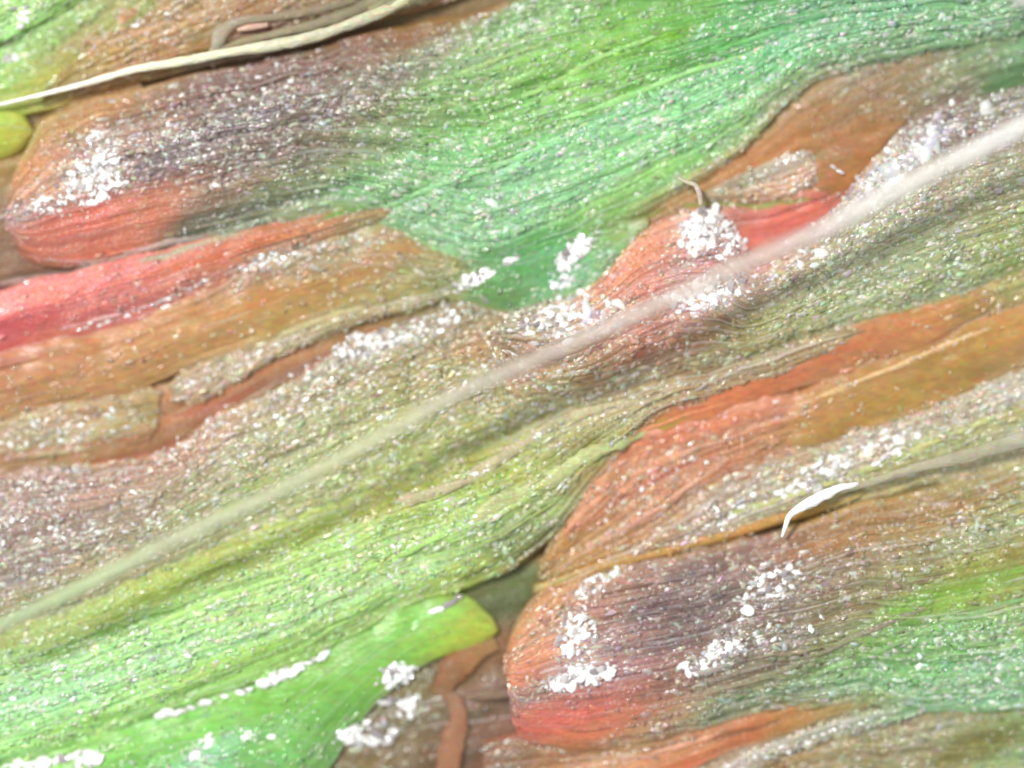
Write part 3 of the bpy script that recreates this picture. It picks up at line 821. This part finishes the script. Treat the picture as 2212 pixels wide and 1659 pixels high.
blade('B', 'bract', 'speckled bract above the long blurred hair, mauve at the left edge, olive in the middle',
      [(-60, 1020), (120, 1002), (280, 990), (380, 955), (480, 890), (600, 835), (720, 755), (860, 695), (980, 650), (1080, 660), (1200, 720)],
      [(-60, 1400), (150, 1330), (350, 1240), (550, 1160), (750, 1090), (950, 1010), (1150, 930), (1330, 860)],
      [(0, 1050, 160, 125, 110, .8), (100, 1080, 155, 125, 112, .9), (0, 1150, 148, 125, 118, .9), (150, 1150, 150, 128, 112, .9), (50, 1240, 142, 122, 108, .8), (0, 1320, 150, 145, 105, .5), (250, 1040, 165, 125, 105, .7), (300, 1120, 155, 135, 110, .9), (200, 1230, 150, 135, 95, .5),
       (380, 1000, 168, 125, 98, .7), (420, 950, 175, 140, 110, .7), (450, 1040, 158, 150, 110, .9), (400, 1110, 150, 150, 100, .6), (500, 900, 170, 135, 95, .7), (560, 960, 158, 150, 105, .9), (600, 860, 165, 145, 105, .8), (650, 920, 160, 158, 105, .9), (560, 1060, 150, 165, 90, .5),
       (700, 820, 158, 142, 100, .9), (760, 760, 160, 145, 120, .8), (780, 880, 160, 160, 100, .9), (850, 720, 158, 142, 120, .9), (850, 800, 155, 140, 85, .8), (750, 980, 160, 168, 95, .7), (900, 920, 160, 165, 95, .8), (950, 700, 150, 135, 95, .7), (950, 800, 155, 145, 85, .8), (1000, 680, 140, 120, 85, .5), (1040, 740, 165, 115, 80, .5),
       (1050, 830, 158, 150, 95, .9), (1050, 930, 160, 165, 88, .7), (1150, 880, 155, 150, 90, .8), (900, 1010, 160, 175, 85, .5), (1150, 780, 160, 130, 95, .8), (1250, 860, 150, 145, 90, .6)],
      z0=32, h=40, ang=-25, pw=3.2, cat='bract', rib=.6, step=4.4)
blade('D', 'bract', 'yellow green bract below the long blurred hair with white glint flakes along its lower edge',
      [(-60, 1370), (150, 1300), (350, 1210), (550, 1135), (750, 1065), (950, 990), (1120, 920), (1250, 865), (1420, 825), (1600, 770), (1760, 715), (1900, 690)],
      [(-60, 1690), (100, 1630), (350, 1550), (600, 1455), (760, 1375), (880, 1315), (1010, 1275), (1100, 1235), (1200, 1160), (1300, 1020), (1420, 910), (1600, 845), (1760, 790), (1900, 725)],
      [(0, 1380, 150, 160, 85, .2), (100, 1360, 155, 180, 95, .3), (0, 1440, 150, 200, 110, .5), (0, 1520, 150, 215, 140, .8), (0, 1600, 150, 215, 115, .3), (200, 1330, 155, 180, 80, .2), (200, 1420, 155, 212, 120, .7), (150, 1500, 150, 215, 140, .8), (150, 1570, 150, 210, 110, .3), (350, 1250, 160, 180, 75, .2), (400, 1330, 160, 210, 115, .6),
       (350, 1420, 150, 208, 125, .7), (300, 1490, 155, 208, 115, .4), (500, 1200, 165, 180, 75, .3), (550, 1280, 165, 205, 115, .7), (500, 1380, 150, 205, 115, .6), (450, 1450, 150, 200, 95, .2), (650, 1150, 175, 195, 90, .4), (600, 1340, 155, 200, 110, .6), (700, 1240, 160, 205, 115, .7), (600, 1420, 145, 195, 85, .2),
       (750, 1170, 165, 205, 105, .6), (850, 1080, 162, 160, 65, .2), (800, 1300, 155, 198, 105, .5), (900, 1150, 155, 190, 90, .6), (900, 1230, 160, 200, 115, .6), (950, 1060, 160, 185, 95, .5), (1000, 1150, 160, 200, 105, .7), (1000, 1240, 155, 180, 75, .3), (1000, 1000, 165, 165, 85, .5),
       (1080, 1090, 165, 200, 105, .7), (1100, 1000, 165, 170, 75, .4), (1100, 1170, 120, 140, 75, .5), (1180, 930, 165, 165, 105, .7), (1200, 1010, 160, 170, 75, .5), (1180, 1090, 150, 170, 85, .6), (1190, 1150, 125, 125, 70, .4), (1250, 960, 148, 142, 70, .3), (1300, 890, 170, 160, 115, .7), (1260, 1040, 160, 140, 75, .5),
       (1400, 860, 165, 150, 110, .6), (1500, 840, 155, 125, 85, .5), (1600, 800, 160, 140, 100, .5), (1700, 765, 165, 140, 95, .4)],
      z0=38, h=48, ang=-24, pw=3.4, tr=.25, cat='bract', rib=1.0, step=4.4)
blade('J', 'leaf', 'smooth glossy deep green leaf with a yellow tip at the bottom left of centre',
      [(-60, 1650), (120, 1590), (350, 1520), (600, 1430), (750, 1350), (880, 1290), (990, 1280), (1055, 1320), (1078, 1362)],
      [(-60, 1800), (200, 1800), (450, 1800), (650, 1760), (720, 1650), (810, 1530), (920, 1440), (1030, 1395), (1078, 1370)],
      [(0, 1650, 140, 200, 90, .3), (150, 1620, 130, 195, 80, .2), (300, 1600, 130, 200, 85, .2), (300, 1650, 110, 180, 75, .3), (450, 1640, 130, 205, 140, .6), (450, 1560, 125, 195, 75, .1), (560, 1600, 110, 178, 80, .3), (600, 1510, 112, 178, 58, .0), (600, 1640, 110, 178, 85, .2), (700, 1460, 112, 176, 55, .0),
       (720, 1540, 100, 165, 60, .0), (780, 1420, 118, 178, 68, .0), (820, 1400, 122, 180, 78, .0), (880, 1350, 130, 192, 80, .1), (860, 1430, 120, 185, 72, .0), (950, 1340, 140, 195, 75, 0), (960, 1390, 150, 190, 62, 0), (1020, 1330, 160, 175, 60, .0), (1050, 1370, 168, 178, 55, 0), (1010, 1380, 168, 182, 58, 0), (700, 1620, 105, 160, 75, .1)],
      z0=15, h=42, ang=-28, tr=.14, pw=2.4, mat=M_SMO, cat='leaf', rib=.15, lump=.8, streaky=.18)

blade('T', 'sheath', 'striated salmon orange sheath right of centre, below the plain orange band',
      [(1160, 1240), (1200, 1130), (1270, 1010), (1330, 930), (1500, 880), (1700, 850), (1850, 830)], [(1160, 1260), (1280, 1230), (1450, 1180), (1600, 1080), (1750, 1000), (1850, 950), (1950, 900)],
      [(1220, 1180, 180, 125, 75, .2), (1280, 1110, 185, 120, 85, .3), (1320, 1020, 195, 122, 90, .3), (1380, 950, 198, 115, 85, .2), (1350, 1060, 190, 120, 92, .5), (1250, 1220, 175, 130, 70, .2), (1380, 1140, 178, 118, 85, .5), (1450, 930, 205, 120, 90, .4), (1450, 1010, 185, 118, 90, .4), (1560, 900, 205, 118, 95, .4),
       (1500, 1090, 175, 125, 95, .7), (1560, 1000, 178, 105, 75, .2), (1650, 900, 185, 108, 80, .2), (1700, 870, 182, 112, 88, .2), (1650, 970, 170, 110, 75, .3), (1750, 920, 165, 110, 65, .1), (1800, 870, 170, 112, 62, .1)],
      z0=24, h=26, ang=-27, tl=.1, cat='sheath', rib=1.2, streaky=1.0)
blade('R', 'ribbed_band', 'smooth rust orange band rising from the centre to the right edge',
      [(1290, 930), (1370, 865), (1500, 820), (1620, 770), (1760, 720), (1900, 670), (2050, 625), (2280, 545)],
      [(1290, 965), (1400, 950), (1550, 905), (1700, 855), (1850, 810), (2000, 760), (2120, 700), (2280, 640)],
      [(1340, 930, 205, 120, 80, .1), (1420, 890, 195, 112, 75, .0), (1500, 870, 195, 105, 72, 0), (1600, 840, 192, 102, 70, 0), (1700, 800, 185, 95, 70, 0), (1800, 770, 182, 98, 68, 0), (1900, 730, 182, 105, 68, 0), (1850, 790, 178, 112, 75, .1), (2000, 690, 182, 112, 68, .05), (2000, 730, 185, 115, 72, 0), (2100, 670, 160, 125, 65, .1), (2200, 625, 150, 145, 85, .4), (2120, 700, 175, 130, 80, .2)],
      z0=34, h=34, ang=-20, tl=.1, mat=M_SMO, cat='vein band', rib=.5, streaky=.5)
blade('S', 'sheath', 'golden brown sheath at the right edge below the rust orange band',
      [(1690, 860), (1800, 800), (1920, 745), (2050, 690), (2160, 650), (2280, 600)],
      [(1690, 990), (1800, 970), (1950, 920), (2080, 870), (2200, 810), (2280, 780)],
      [(1740, 920, 172, 115, 68, .1), (1780, 870, 172, 112, 72, .1), (1850, 840, 168, 118, 68, 0), (1830, 910, 165, 115, 60, .05), (1920, 800, 165, 120, 62, 0), (1950, 860, 162, 125, 55, .0), (2020, 780, 160, 122, 55, 0), (2100, 740, 168, 118, 60, 0), (2100, 810, 155, 118, 55, .0), (2200, 690, 182, 122, 65, .0), (2212, 760, 158, 115, 60, .0), (1980, 900, 170, 130, 70, .3), (2200, 790, 170, 140, 95, .2)],
      z0=28, h=36, ang=-22, tl=.08, mat=M_SMO, cat='sheath', rib=.4, streaky=.5)
blade('V', 'bract', 'narrow tan grey speckled bract between the golden brown sheath and the dark purple bract',
      [(1180, 1265), (1380, 1170), (1500, 1080), (1640, 980), (1800, 925), (1950, 880), (2100, 820), (2280, 745)],
      [(1180, 1275), (1400, 1215), (1600, 1160), (1750, 1105), (1900, 1075), (2050, 1040), (2280, 980)],
      [(1300, 1220, 178, 135, 68, .2), (1420, 1160, 165, 125, 85, .5), (1480, 1140, 168, 140, 110, .8), (1550, 1080, 170, 145, 120, .8), (1650, 1020, 175, 150, 120, .8), (1620, 1090, 168, 158, 130, .7), (1700, 1060, 175, 165, 130, .5), (1750, 980, 172, 140, 95, .5), (1800, 1010, 178, 165, 140, .9),
       (1880, 950, 180, 165, 145, .9), (1850, 1050, 160, 155, 100, .3), (1950, 920, 175, 150, 115, .8), (1950, 1010, 165, 155, 95, .3), (2000, 960, 160, 165, 115, .6), (2080, 900, 172, 155, 125, .8), (2100, 950, 155, 155, 90, .3), (2180, 850, 175, 165, 145, .7), (2200, 900, 160, 160, 100, .4), (2150, 990, 170, 160, 120, .3), (2200, 940, 185, 180, 155, .3)],
      z0=34, h=30, ang=-23, tl=.1, cat='bract', rib=.8)
blade('X', 'ribbed_band', 'thin golden orange band along the upper edge of the purple bract at the lower right',
      [(1150, 1262), (1280, 1215), (1450, 1170), (1600, 1130), (1750, 1085), (1880, 1050)],
      [(1150, 1285), (1280, 1245), (1450, 1200), (1600, 1160), (1750, 1115), (1880, 1065)],
      [(1200, 1255, 178, 150, 70, .1), (1300, 1225, 185, 138, 68, .1), (1450, 1185, 185, 128, 62, .1), (1600, 1145, 178, 120, 55, .1), (1750, 1100, 175, 138, 60, .0), (1850, 1065, 168, 150, 85, .2)],
      z0=48, h=20, ang=-16, tl=.1, tr=.1, cat='vein band', rib=.6, step=3.4)
blade('Y3', 'leaf', 'olive brown leaf in the bottom right corner below the green end of a bract',
      [(1440, 1650), (1650, 1560), (1800, 1510), (1950, 1480), (2280, 1440)], [(1480, 1760), (1800, 1760), (2000, 1760), (2280, 1760)],
      [(1600, 1650, 165, 140, 110, .3), (1700, 1640, 140, 118, 75, .2), (1800, 1600, 150, 135, 95, .4), (1850, 1645, 135, 120, 72, .3), (1950, 1590, 148, 140, 95, .5), (2000, 1640, 140, 130, 82, .4), (2080, 1600, 130, 125, 75, .2), (2150, 1600, 118, 118, 58, 0), (2180, 1650, 130, 150, 90, .2), (2212, 1560, 130, 150, 90, .3)],
      z0=6, h=22, cat='leaf')
blade('Y1', 'ribbed_band', 'rust orange streaked band along the bottom edge, right of centre',
      [(1040, 1600), (1180, 1575), (1350, 1565), (1500, 1540), (1650, 1505), (1800, 1475), (1920, 1460)],
      [(1040, 1760), (1200, 1740), (1400, 1700), (1550, 1640), (1700, 1590), (1830, 1545), (1900, 1520)],
      [(1100, 1650, 130, 100, 75, .2), (1200, 1630, 165, 105, 70, .2), (1300, 1640, 185, 130, 105, .4), (1350, 1615, 172, 135, 85, .3), (1420, 1640, 190, 118, 85, .2), (1500, 1610, 180, 112, 80, .1), (1500, 1645, 190, 95, 65, 0), (1600, 1585, 188, 98, 62, 0), (1700, 1560, 172, 112, 62, 0), (1800, 1530, 155, 125, 65, .1), (1880, 1505, 140, 140, 80, .2)],
      z0=22, h=20, ang=-20, tl=.12, soft=16, cat='vein band', rib=1.2, step=3.6)
blade('Y2', 'tissue_ridge', 'pale grey beaded ridge in the bottom right under the rust orange streak',
      [(1520, 1680), (1600, 1625), (1700, 1590), (1800, 1555), (1920, 1525), (2000, 1520)],
      [(1540, 1720), (1640, 1655), (1730, 1620), (1830, 1585), (1930, 1560), (2000, 1540)],
      [(1580, 1650, 175, 160, 140, .6), (1680, 1620, 165, 155, 130, .7), (1780, 1580, 160, 155, 130, .7), (1880, 1555, 145, 160, 120, .6), (1980, 1530, 130, 170, 120, .5)],
      z0=28, h=22, ang=-20, tr=.1, cat='leaf ridge', rib=.5, step=3.4)
blade('E', 'bract', 'lower right bract with orange and red base, dark purple middle and green right end',
      [(1085, 1440), (1110, 1350), (1190, 1260), (1330, 1215), (1500, 1185), (1680, 1140), (1850, 1085), (2000, 1045), (2280, 960)],
      [(1100, 1470), (1125, 1590), (1260, 1625), (1420, 1600), (1560, 1562), (1700, 1538), (1830, 1524), (1960, 1532), (2100, 1545), (2280, 1532)],
      [(1120, 1380, 198, 130, 80, .0), (1150, 1320, 190, 130, 78, .1), (1200, 1270, 185, 125, 75, .3), (1120, 1460, 205, 125, 85, .0), (1160, 1420, 205, 135, 95, .1), (1140, 1500, 150, 115, 105, .3), (1130, 1560, 185, 100, 80, 0), (1190, 1550, 205, 98, 80, 0), (1260, 1540, 195, 92, 78, 0), (1250, 1580, 190, 108, 75, 0), (1350, 1540, 182, 105, 75, .1), (1250, 1510, 170, 110, 100, .1),
       (1200, 1350, 185, 140, 110, .6), (1240, 1420, 180, 145, 140, .7), (1260, 1320, 165, 120, 105, .6), (1300, 1250, 175, 130, 110, .8), (1320, 1380, 155, 118, 112, .5), (1350, 1450, 160, 115, 115, .3), (1400, 1220, 145, 108, 95, .6), (1400, 1320, 120, 92, 92, .2), (1450, 1380, 115, 92, 90, .2), (1430, 1480, 142, 100, 85, .3), (1500, 1330, 118, 95, 92, .3), (1500, 1230, 128, 98, 90, .5), (1550, 1290, 128, 105, 95, .6), (1550, 1430, 140, 125, 110, .9),
       (1620, 1180, 138, 100, 88, .4), (1620, 1230, 130, 100, 90, .7), (1650, 1300, 135, 112, 102, .9), (1700, 1180, 145, 100, 70, .2), (1700, 1250, 145, 115, 95, .7), (1700, 1380, 135, 118, 100, .9), (1780, 1150, 150, 108, 60, .1), (1780, 1230, 135, 115, 90, .7), (1830, 1330, 130, 122, 80, .4), (1880, 1110, 152, 112, 52, .15), (1880, 1190, 145, 120, 80, .4), (1620, 1450, 130, 115, 90, .6),
       (1960, 1150, 145, 118, 65, .4), (1960, 1230, 138, 132, 80, .4), (2050, 1110, 148, 128, 72, .6), (2100, 1060, 140, 125, 70, .5), (2130, 1150, 140, 145, 95, .8), (2212, 1020, 150, 140, 90, .5), (2200, 1100, 150, 150, 90, .5), (2100, 1230, 145, 148, 62, .1), (2200, 1200, 140, 132, 60, .1), (1950, 1310, 120, 150, 65, .2), (2050, 1290, 125, 160, 55, .1), (2180, 1290, 138, 150, 68, .2),
       (1900, 1380, 110, 155, 70, .5), (1800, 1430, 105, 138, 72, .6), (1700, 1480, 112, 128, 85, .5), (1600, 1510, 120, 122, 85, .5), (1450, 1550, 150, 115, 80, .3), (1550, 1540, 118, 130, 95, .4), (2000, 1380, 110, 172, 90, .7), (2100, 1360, 122, 175, 95, .8), (2200, 1350, 140, 172, 105, .8), (1850, 1470, 118, 165, 105, .7), (1980, 1450, 108, 172, 90, .7), (2100, 1450, 120, 180, 115, .9), (2200, 1430, 128, 182, 120, .9), (2000, 1520, 118, 172, 110, .8), (2150, 1520, 120, 172, 115, .8)],
      z0=44, h=58, ang=-22, tl=.10, pw=2.4, rib=.8, soft=40, step=4.4)

# ------------------------------------------------------------------ raised veins (parts of their blades)
vein('O1', [(480, 768), (600, 728), (700, 690), (820, 655)], 5, (178, 165, 120))
vein('R', [(1600, 905), (1700, 880), (1800, 860)], 3, (205, 140, 115))
vein('S', [(1760, 860), (1850, 825), (1950, 785), (2050, 742), (2130, 712)], 4, (208, 170, 120))
vein('T', [(1315, 966), (1400, 935), (1500, 910), (1600, 880), (1690, 862)], 8, (205, 140, 112), rough=.5)
vein('T', [(1210, 1160), (1290, 1080), (1400, 1010), (1500, 965)], 5, (205, 145, 110))
vein('T', [(1250, 1190), (1400, 1110), (1500, 1040), (1580, 985)], 5, (200, 150, 125))
vein('D', [(855, 1085), (980, 1050), (1080, 990), (1160, 940), (1190, 915), (1270, 890), (1390, 865)], 10, (178, 168, 130), rough=.35)
vein('D', [(1010, 1130), (1090, 1080), (1180, 1040), (1230, 1005), (1300, 970), (1400, 930)], 11, (175, 182, 125), rough=.35)
vein('D', [(300, 1370), (450, 1300), (600, 1250), (760, 1210)], 5, (170, 210, 120))
vein('D', [(760, 1240), (900, 1180), (1000, 1130)], 6, (165, 205, 115))
vein('A', [(1100, 225), (1200, 180), (1300, 125), (1420, 80)], 4, (150, 195, 115))
vein('A', [(740, 480), (850, 440), (980, 390), (1100, 350), (1230, 300)], 5, (140, 190, 130))
vein('A', [(1210, 260), (1350, 215), (1480, 160), (1620, 120)], 5, (150, 205, 125))
vein('A', [(900, 200), (1000, 160), (1100, 120), (1200, 90)], 4, (150, 180, 115))
vein('P2', [(195, 108), (260, 85), (330, 60), (440, 12)], 5, (205, 160, 125), rough=.5)
vein('P2', [(185, 130), (280, 100), (360, 70), (470, 30)], 4, (190, 150, 90), rough=.5)
vein('P2', [(230, 40), (270, 15), (300, -10)], 5, (200, 140, 95), rough=.5)
vein('V', [(1560, 1110), (1700, 1075), (1850, 1020), (2000, 960), (2150, 900)], 5, (178, 180, 120))
vein('E', [(1750, 1460), (1900, 1400), (2050, 1340), (2212, 1290)], 5, (130, 165, 105))
vein('E', [(1500, 1500), (1700, 1440), (1850, 1370), (2000, 1310)], 5, (135, 130, 105))
vein('Y1', [(1330, 1640), (1450, 1615), (1560, 1580)], 4, (205, 150, 120))
vein('M', [(130, 712), (250, 680), (340, 655), (420, 628)], 3, (200, 150, 150))

# ------------------------------------------------------------------ white flakes as painted glints, and pale ridge beads (parts of their blades)
cluster('A', 195, 395, 80, 46, 130, 8, 25)
cluster('A', 225, 330, 38, 42, 45, 7, 60)
cluster('A', 80, 445, 60, 22, 40, 6, 15)
cluster('A', 330, 350, 160, 60, 45, 4, 20)
cluster('A', 520, 220, 180, 55, 50, 4.5, 18)
for p in ((462, 405), (430, 325), (245, 222), (1816, 92), (1060, 440), (1105, 455)):
    cluster('A', p[0], p[1], 6, 5, 2, 9, 40)
cluster('C', 1520, 495, 56, 42, 120, 8.5, 60)
cluster('C', 1575, 520, 40, 30, 26, 7, 40)
cluster('C', 1525, 632, 85, 32, 95, 9, 12)
cluster('C', 1210, 690, 90, 42, 100, 8.5, 25)
cluster('C', 1290, 690, 60, 34, 60, 8.5, 25)
cluster('C', 1950, 345, 130, 28, 130, 9, 38)
cluster('C', 2130, 250, 60, 30, 26, 7, 30)
cluster('C', 1740, 560, 90, 26, 30, 6, 25)
cluster('B', 800, 745, 70, 28, 60, 6.5, 15)
cluster('B', 650, 850, 180, 60, 70, 5, 24)
cluster('B', 930, 700, 70, 28, 40, 6, 30)
cluster('B', 450, 930, 110, 20, 25, 5, 25)
cluster('B', 120, 1100, 150, 60, 40, 5, 10)
cluster('B', 950, 860, 150, 50, 45, 4.5, 24)
cluster('wedge', 1025, 605, 42, 12, 22, 9, 28)
cluster('wedge', 1102, 562, 20, 6, 8, 8, 25)
cluster('wedge', 1240, 545, 54, 17, 40, 12, 48)
cluster('wedge', 1215, 610, 26, 10, 12, 8, 30)
chain('D', [(340, 1545), (430, 1526), (500, 1502), (560, 1482), (620, 1455), (710, 1410)], 46, 10, 3)
chain('J', [(0, 1655), (60, 1650), (120, 1642), (200, 1618)], 22, 10, 4)
cluster('D', 595, 1468, 34, 10, 16, 14, 28)
cluster('D', 450, 1528, 22, 8, 8, 10, 20)
for fx, fy, fl, fa in ((942, 1317, 20, 16), (970, 1304, 20, 28), (990, 1291, 12, 36)):
    flake(BL['J'], fx, fy, fl, 7, math.radians(fa), 8)
cluster('D', 250, 1470, 260, 60, 40, 5, 18)
cluster('D', 860, 1180, 200, 60, 40, 4.5, 22)
chain('D', [(880, 1075), (980, 1050), (1080, 1000), (1170, 930), (1260, 895), (1380, 865)], 30, 5, 5)
chain('D', [(1020, 1120), (1090, 1080), (1180, 1040), (1300, 970)], 22, 5, 5)
cluster('J', 860, 1452, 34, 20, 30, 14, 30)
cluster('J', 862, 1524, 32, 16, 24, 14, 0)
cluster('J', 785, 1585, 50, 20, 40, 13, 8)
cluster('bedtop', 800, 1590, 50, 22, 14, 12, 8)
cluster('bedtop', 885, 1525, 34, 24, 12, 10, 8)
cluster('J', 190, 1645, 34, 10, 9, 10, 25)
cluster('J', 430, 1615, 40, 14, 10, 9, 40)
cluster('J', 545, 1585, 45, 10, 9, 6, 0)
cluster('J', 90, 1650, 60, 8, 12, 10, 15)
cluster('E', 1250, 1458, 68, 20, 70, 11, 12)
cluster('E', 1250, 1370, 50, 46, 65, 8, 70)
cluster('E', 1290, 1250, 60, 24, 55, 7, 45)
cluster('E', 1655, 1275, 75, 34, 60, 8.5, 40)
cluster('E', 1540, 1415, 70, 22, 50, 9, 28)
cluster('E', 1650, 1380, 100, 24, 36, 6, 20)
cluster('E', 1580, 1145, 30, 8, 8, 7, 0)
cluster('E', 2060, 1440, 140, 70, 30, 5, 20)
chain('N', [(340, 668), (420, 625), (480, 605), (560, 572), (640, 545), (700, 530)], 36, 5.5, 5)
chain('M', [(170, 712), (260, 685), (340, 655), (440, 605)], 26, 4.5, 3)
cluster('M', 560, 560, 60, 8, 16, 5, 22)
cluster('O1', 500, 790, 140, 14, 24, 4.5, 22)
cluster('O2', 120, 930, 130, 26, 34, 5, 12)
cluster('V', 1830, 1000, 170, 30, 90, 7.5, 24)
cluster('V', 1560, 1110, 110, 24, 40, 6, 28)
cluster('G', 1705, 345, 40, 7, 22, 4.2, 25)
cluster('G', 1720, 395, 30, 14, 12, 3.8, 15)
flake(BL['I'], 1812, 372, 12, 5, math.radians(-28), 6)
flake(BL['I'], 1798, 362, 8, 4, math.radians(-28), 5)
chain('Y2', [(1580, 1660), (1680, 1620), (1800, 1575), (1900, 1550)], 22, 5, 5)
cluster('T', 1400, 1040, 160, 50, 30, 4.5, 28)
cluster('P1a', 55, 30, 50, 24, 14, 8, 30)
cluster('P1b', 25, 128, 18, 10, 5, 7, 20)
cluster('P2', 300, 50, 130, 30, 24, 4.5, 25)

beads('D', [(855, 1085), (980, 1050), (1080, 990), (1160, 940), (1190, 915), (1270, 890), (1390, 865)], 8, 230)
beads('D', [(1010, 1130), (1090, 1080), (1180, 1040), (1230, 1005), (1300, 970), (1400, 930)], 8, 150)
beads('T', [(1310, 965), (1400, 935), (1500, 910), (1600, 880), (1690, 862)], 6, 120, 3.5)
beads('N', [(140, 712), (340, 665), (420, 625), (480, 605), (560, 572), (640, 545), (760, 520)], 7, 160)
beads('Y2', [(1560, 1670), (1680, 1620), (1800, 1575), (1900, 1550)], 8, 90)
beads('P2', [(195, 108), (260, 85), (330, 60), (440, 12)], 4, 70, 3.5)
beads('A', [(380, 520), (520, 470), (660, 425), (800, 370), (950, 300)], 12, 70, 3)
beads('A', [(1300, 260), (1500, 180), (1650, 100)], 14, 60, 3.5)
beads('E', [(1700, 1490), (1850, 1430), (2050, 1370), (2212, 1320)], 12, 80, 3.5)
beads('S', [(1760, 860), (1850, 825), (1950, 785), (2050, 742), (2130, 712)], 3, 70, 3)

# ------------------------------------------------------------------ hairs and threads, each a thing of its own
tube('plant_hair', [(-40, 238), (60, 215), (170, 188), (300, 152), (400, 135), (520, 112), (640, 92), (740, 62), (840, 22), (940, -30)],
     [4, 5, 6.5, 9, 10, 11, 12, 12, 13, 14], [75, 80, 85, 90, 92, 92, 92, 92, 95, 100],
     [(238, 235, 215), (240, 238, 222), (240, 236, 215), (235, 230, 205), (228, 225, 195), (215, 212, 180), (205, 200, 170), (195, 190, 160), (190, 185, 150), (190, 185, 150)],
     label='sharp cream white hair crossing the upper left corner', cat='hair')
tube('plant_hair', [(-40, 1370), (60, 1322), (200, 1255), (380, 1165), (560, 1080), (720, 1000), (860, 922), (1010, 842), (1160, 775), (1330, 700), (1480, 630), (1640, 555), (1760, 505), (1860, 450), (2000, 378), (2120, 318), (2270, 240)],
     [11, 13, 16, 17, 17, 17, 16, 16, 17, 18, 18, 19, 21, 23, 22, 23, 24], [230] * 17,
     [(195, 212, 172), (195, 215, 168), (200, 218, 170), (205, 212, 175), (205, 208, 175), (208, 210, 172), (208, 208, 175), (205, 198, 180), (208, 198, 185), (212, 198, 188), (215, 200, 192), (222, 205, 196), (225, 210, 205), (240, 235, 228), (238, 234, 226), (245, 242, 236), (248, 244, 238)],
     label='very long thick out of focus pale hair running diagonally across the whole picture', cat='hair', rough=.06, lift=2.1, mat=M_VEIL)
tube('plant_hair', [(1685, 1158), (1693, 1135), (1703, 1112), (1730, 1092), (1770, 1072), (1810, 1052), (1850, 1045)],
     [3, 6, 9, 12, 12, 9, 5], [95, 104, 112, 118, 118, 112, 100], (244, 243, 240),
     label='short bright white hooked hair over the purple bract', cat='hair', lift=1.25, flat=.5, rough=.25)
tube('plant_hair', [(1460, 385), (1480, 396), (1500, 402), (1508, 420), (1512, 445)], [2, 4, 5.5, 6, 5], [120, 124, 126, 124, 112], (190, 178, 160),
     label='tiny grey bent hair above the orange base of the middle bract', cat='hair')
tube('plant_hair', [(1660, 1100), (1780, 1068), (1880, 1040), (1980, 1008), (2080, 985), (2180, 955), (2280, 925)], [2, 5, 9, 12, 15, 18, 18], 80,
     [(165, 155, 110), (170, 165, 130), (180, 175, 150), (188, 180, 158), (185, 178, 150), (188, 182, 160), (190, 185, 165)],
     label='soft pale grey strand at the right edge above the brown end of the purple bract', cat='hair', lift=1.5, mat=M_VEIL)
tube('fibre_strand', [(370, 150), (430, 132), (520, 95), (600, 75), (700, 50), (800, 10), (860, -30)], [3, 7, 9, 10, 13, 16, 16], 66,
     [(172, 155, 115), (182, 172, 142), (178, 166, 132), (178, 168, 138), (165, 155, 125), (170, 160, 130), (170, 160, 130)],
     label='dull grey strand running just above the cream hair', cat='strand', mat=M_VEIL)
tube('fibre_strand', [(455, 120), (470, 100), (482, 72), (520, 48), (600, 38), (680, 25), (760, 0), (800, -30)], [6, 13, 16, 9, 9, 10, 12, 12], 70,
     [(190, 182, 160), (194, 186, 165), (194, 186, 165), (190, 180, 158), (170, 155, 130), (165, 150, 125), (160, 150, 120), (160, 150, 120)],
     label='grey strand with a knobbed left end looping over a brown gap at the top left', cat='strand', mat=M_VEIL)
tube('fibre_strand', [(515, 68), (540, 62), (580, 56)], [4, 7, 5], 80, (205, 165, 145),
     label='short pinkish white sliver in the brown gap between the grey strands', cat='strand')
tube('fibre_strand', [(800, 30), (870, 0), (930, -30)], [16, 26, 30], 74, (172, 165, 130),
     label='broad grey beige strand leaving the top edge beside the cream hair', cat='strand', mat=M_VEIL)
tube('fibre_thread', [(1072, 1388), (1030, 1410), (985, 1440), (960, 1475), (945, 1500)], [14, 24, 30, 26, 16], [20, 18, 14, 8, 2], [(170, 135, 80), (178, 130, 85), (178, 125, 85), (170, 120, 85), (150, 110, 75)],
     label='orange thread curving down from the yellow leaf tip', cat='thread', mat=M_VEIL, flat=.25, rough=.2)
tube('fibre_thread', [(965, 1490), (985, 1520), (990, 1560), (975, 1610), (965, 1700)], [14, 22, 26, 28, 30], 8, [(160, 125, 95), (178, 132, 102), (180, 126, 95), (182, 130, 98), (178, 124, 90)],
     label='orange brown thread going down to the bottom edge beside the brown pocket', cat='thread', mat=M_VEIL, flat=.25, rough=.2)
tube('fibre_strand', [(1010, 1505), (1060, 1500), (1130, 1492)], [6, 13, 9], 26, (150, 125, 105),
     label='short grey bridge strand joining the thread to the orange bract base', cat='strand', mat=M_VEIL)
tube('plant_hair', [(2130, -30), (2170, 0), (2200, 20), (2260, 40)], [14, 20, 18, 14], 170, (205, 210, 200),
     label='out of focus whitish hair end in the upper right corner', cat='hair', lift=2.4, mat=M_VEIL)


for B in BL.values():
    finish(B)
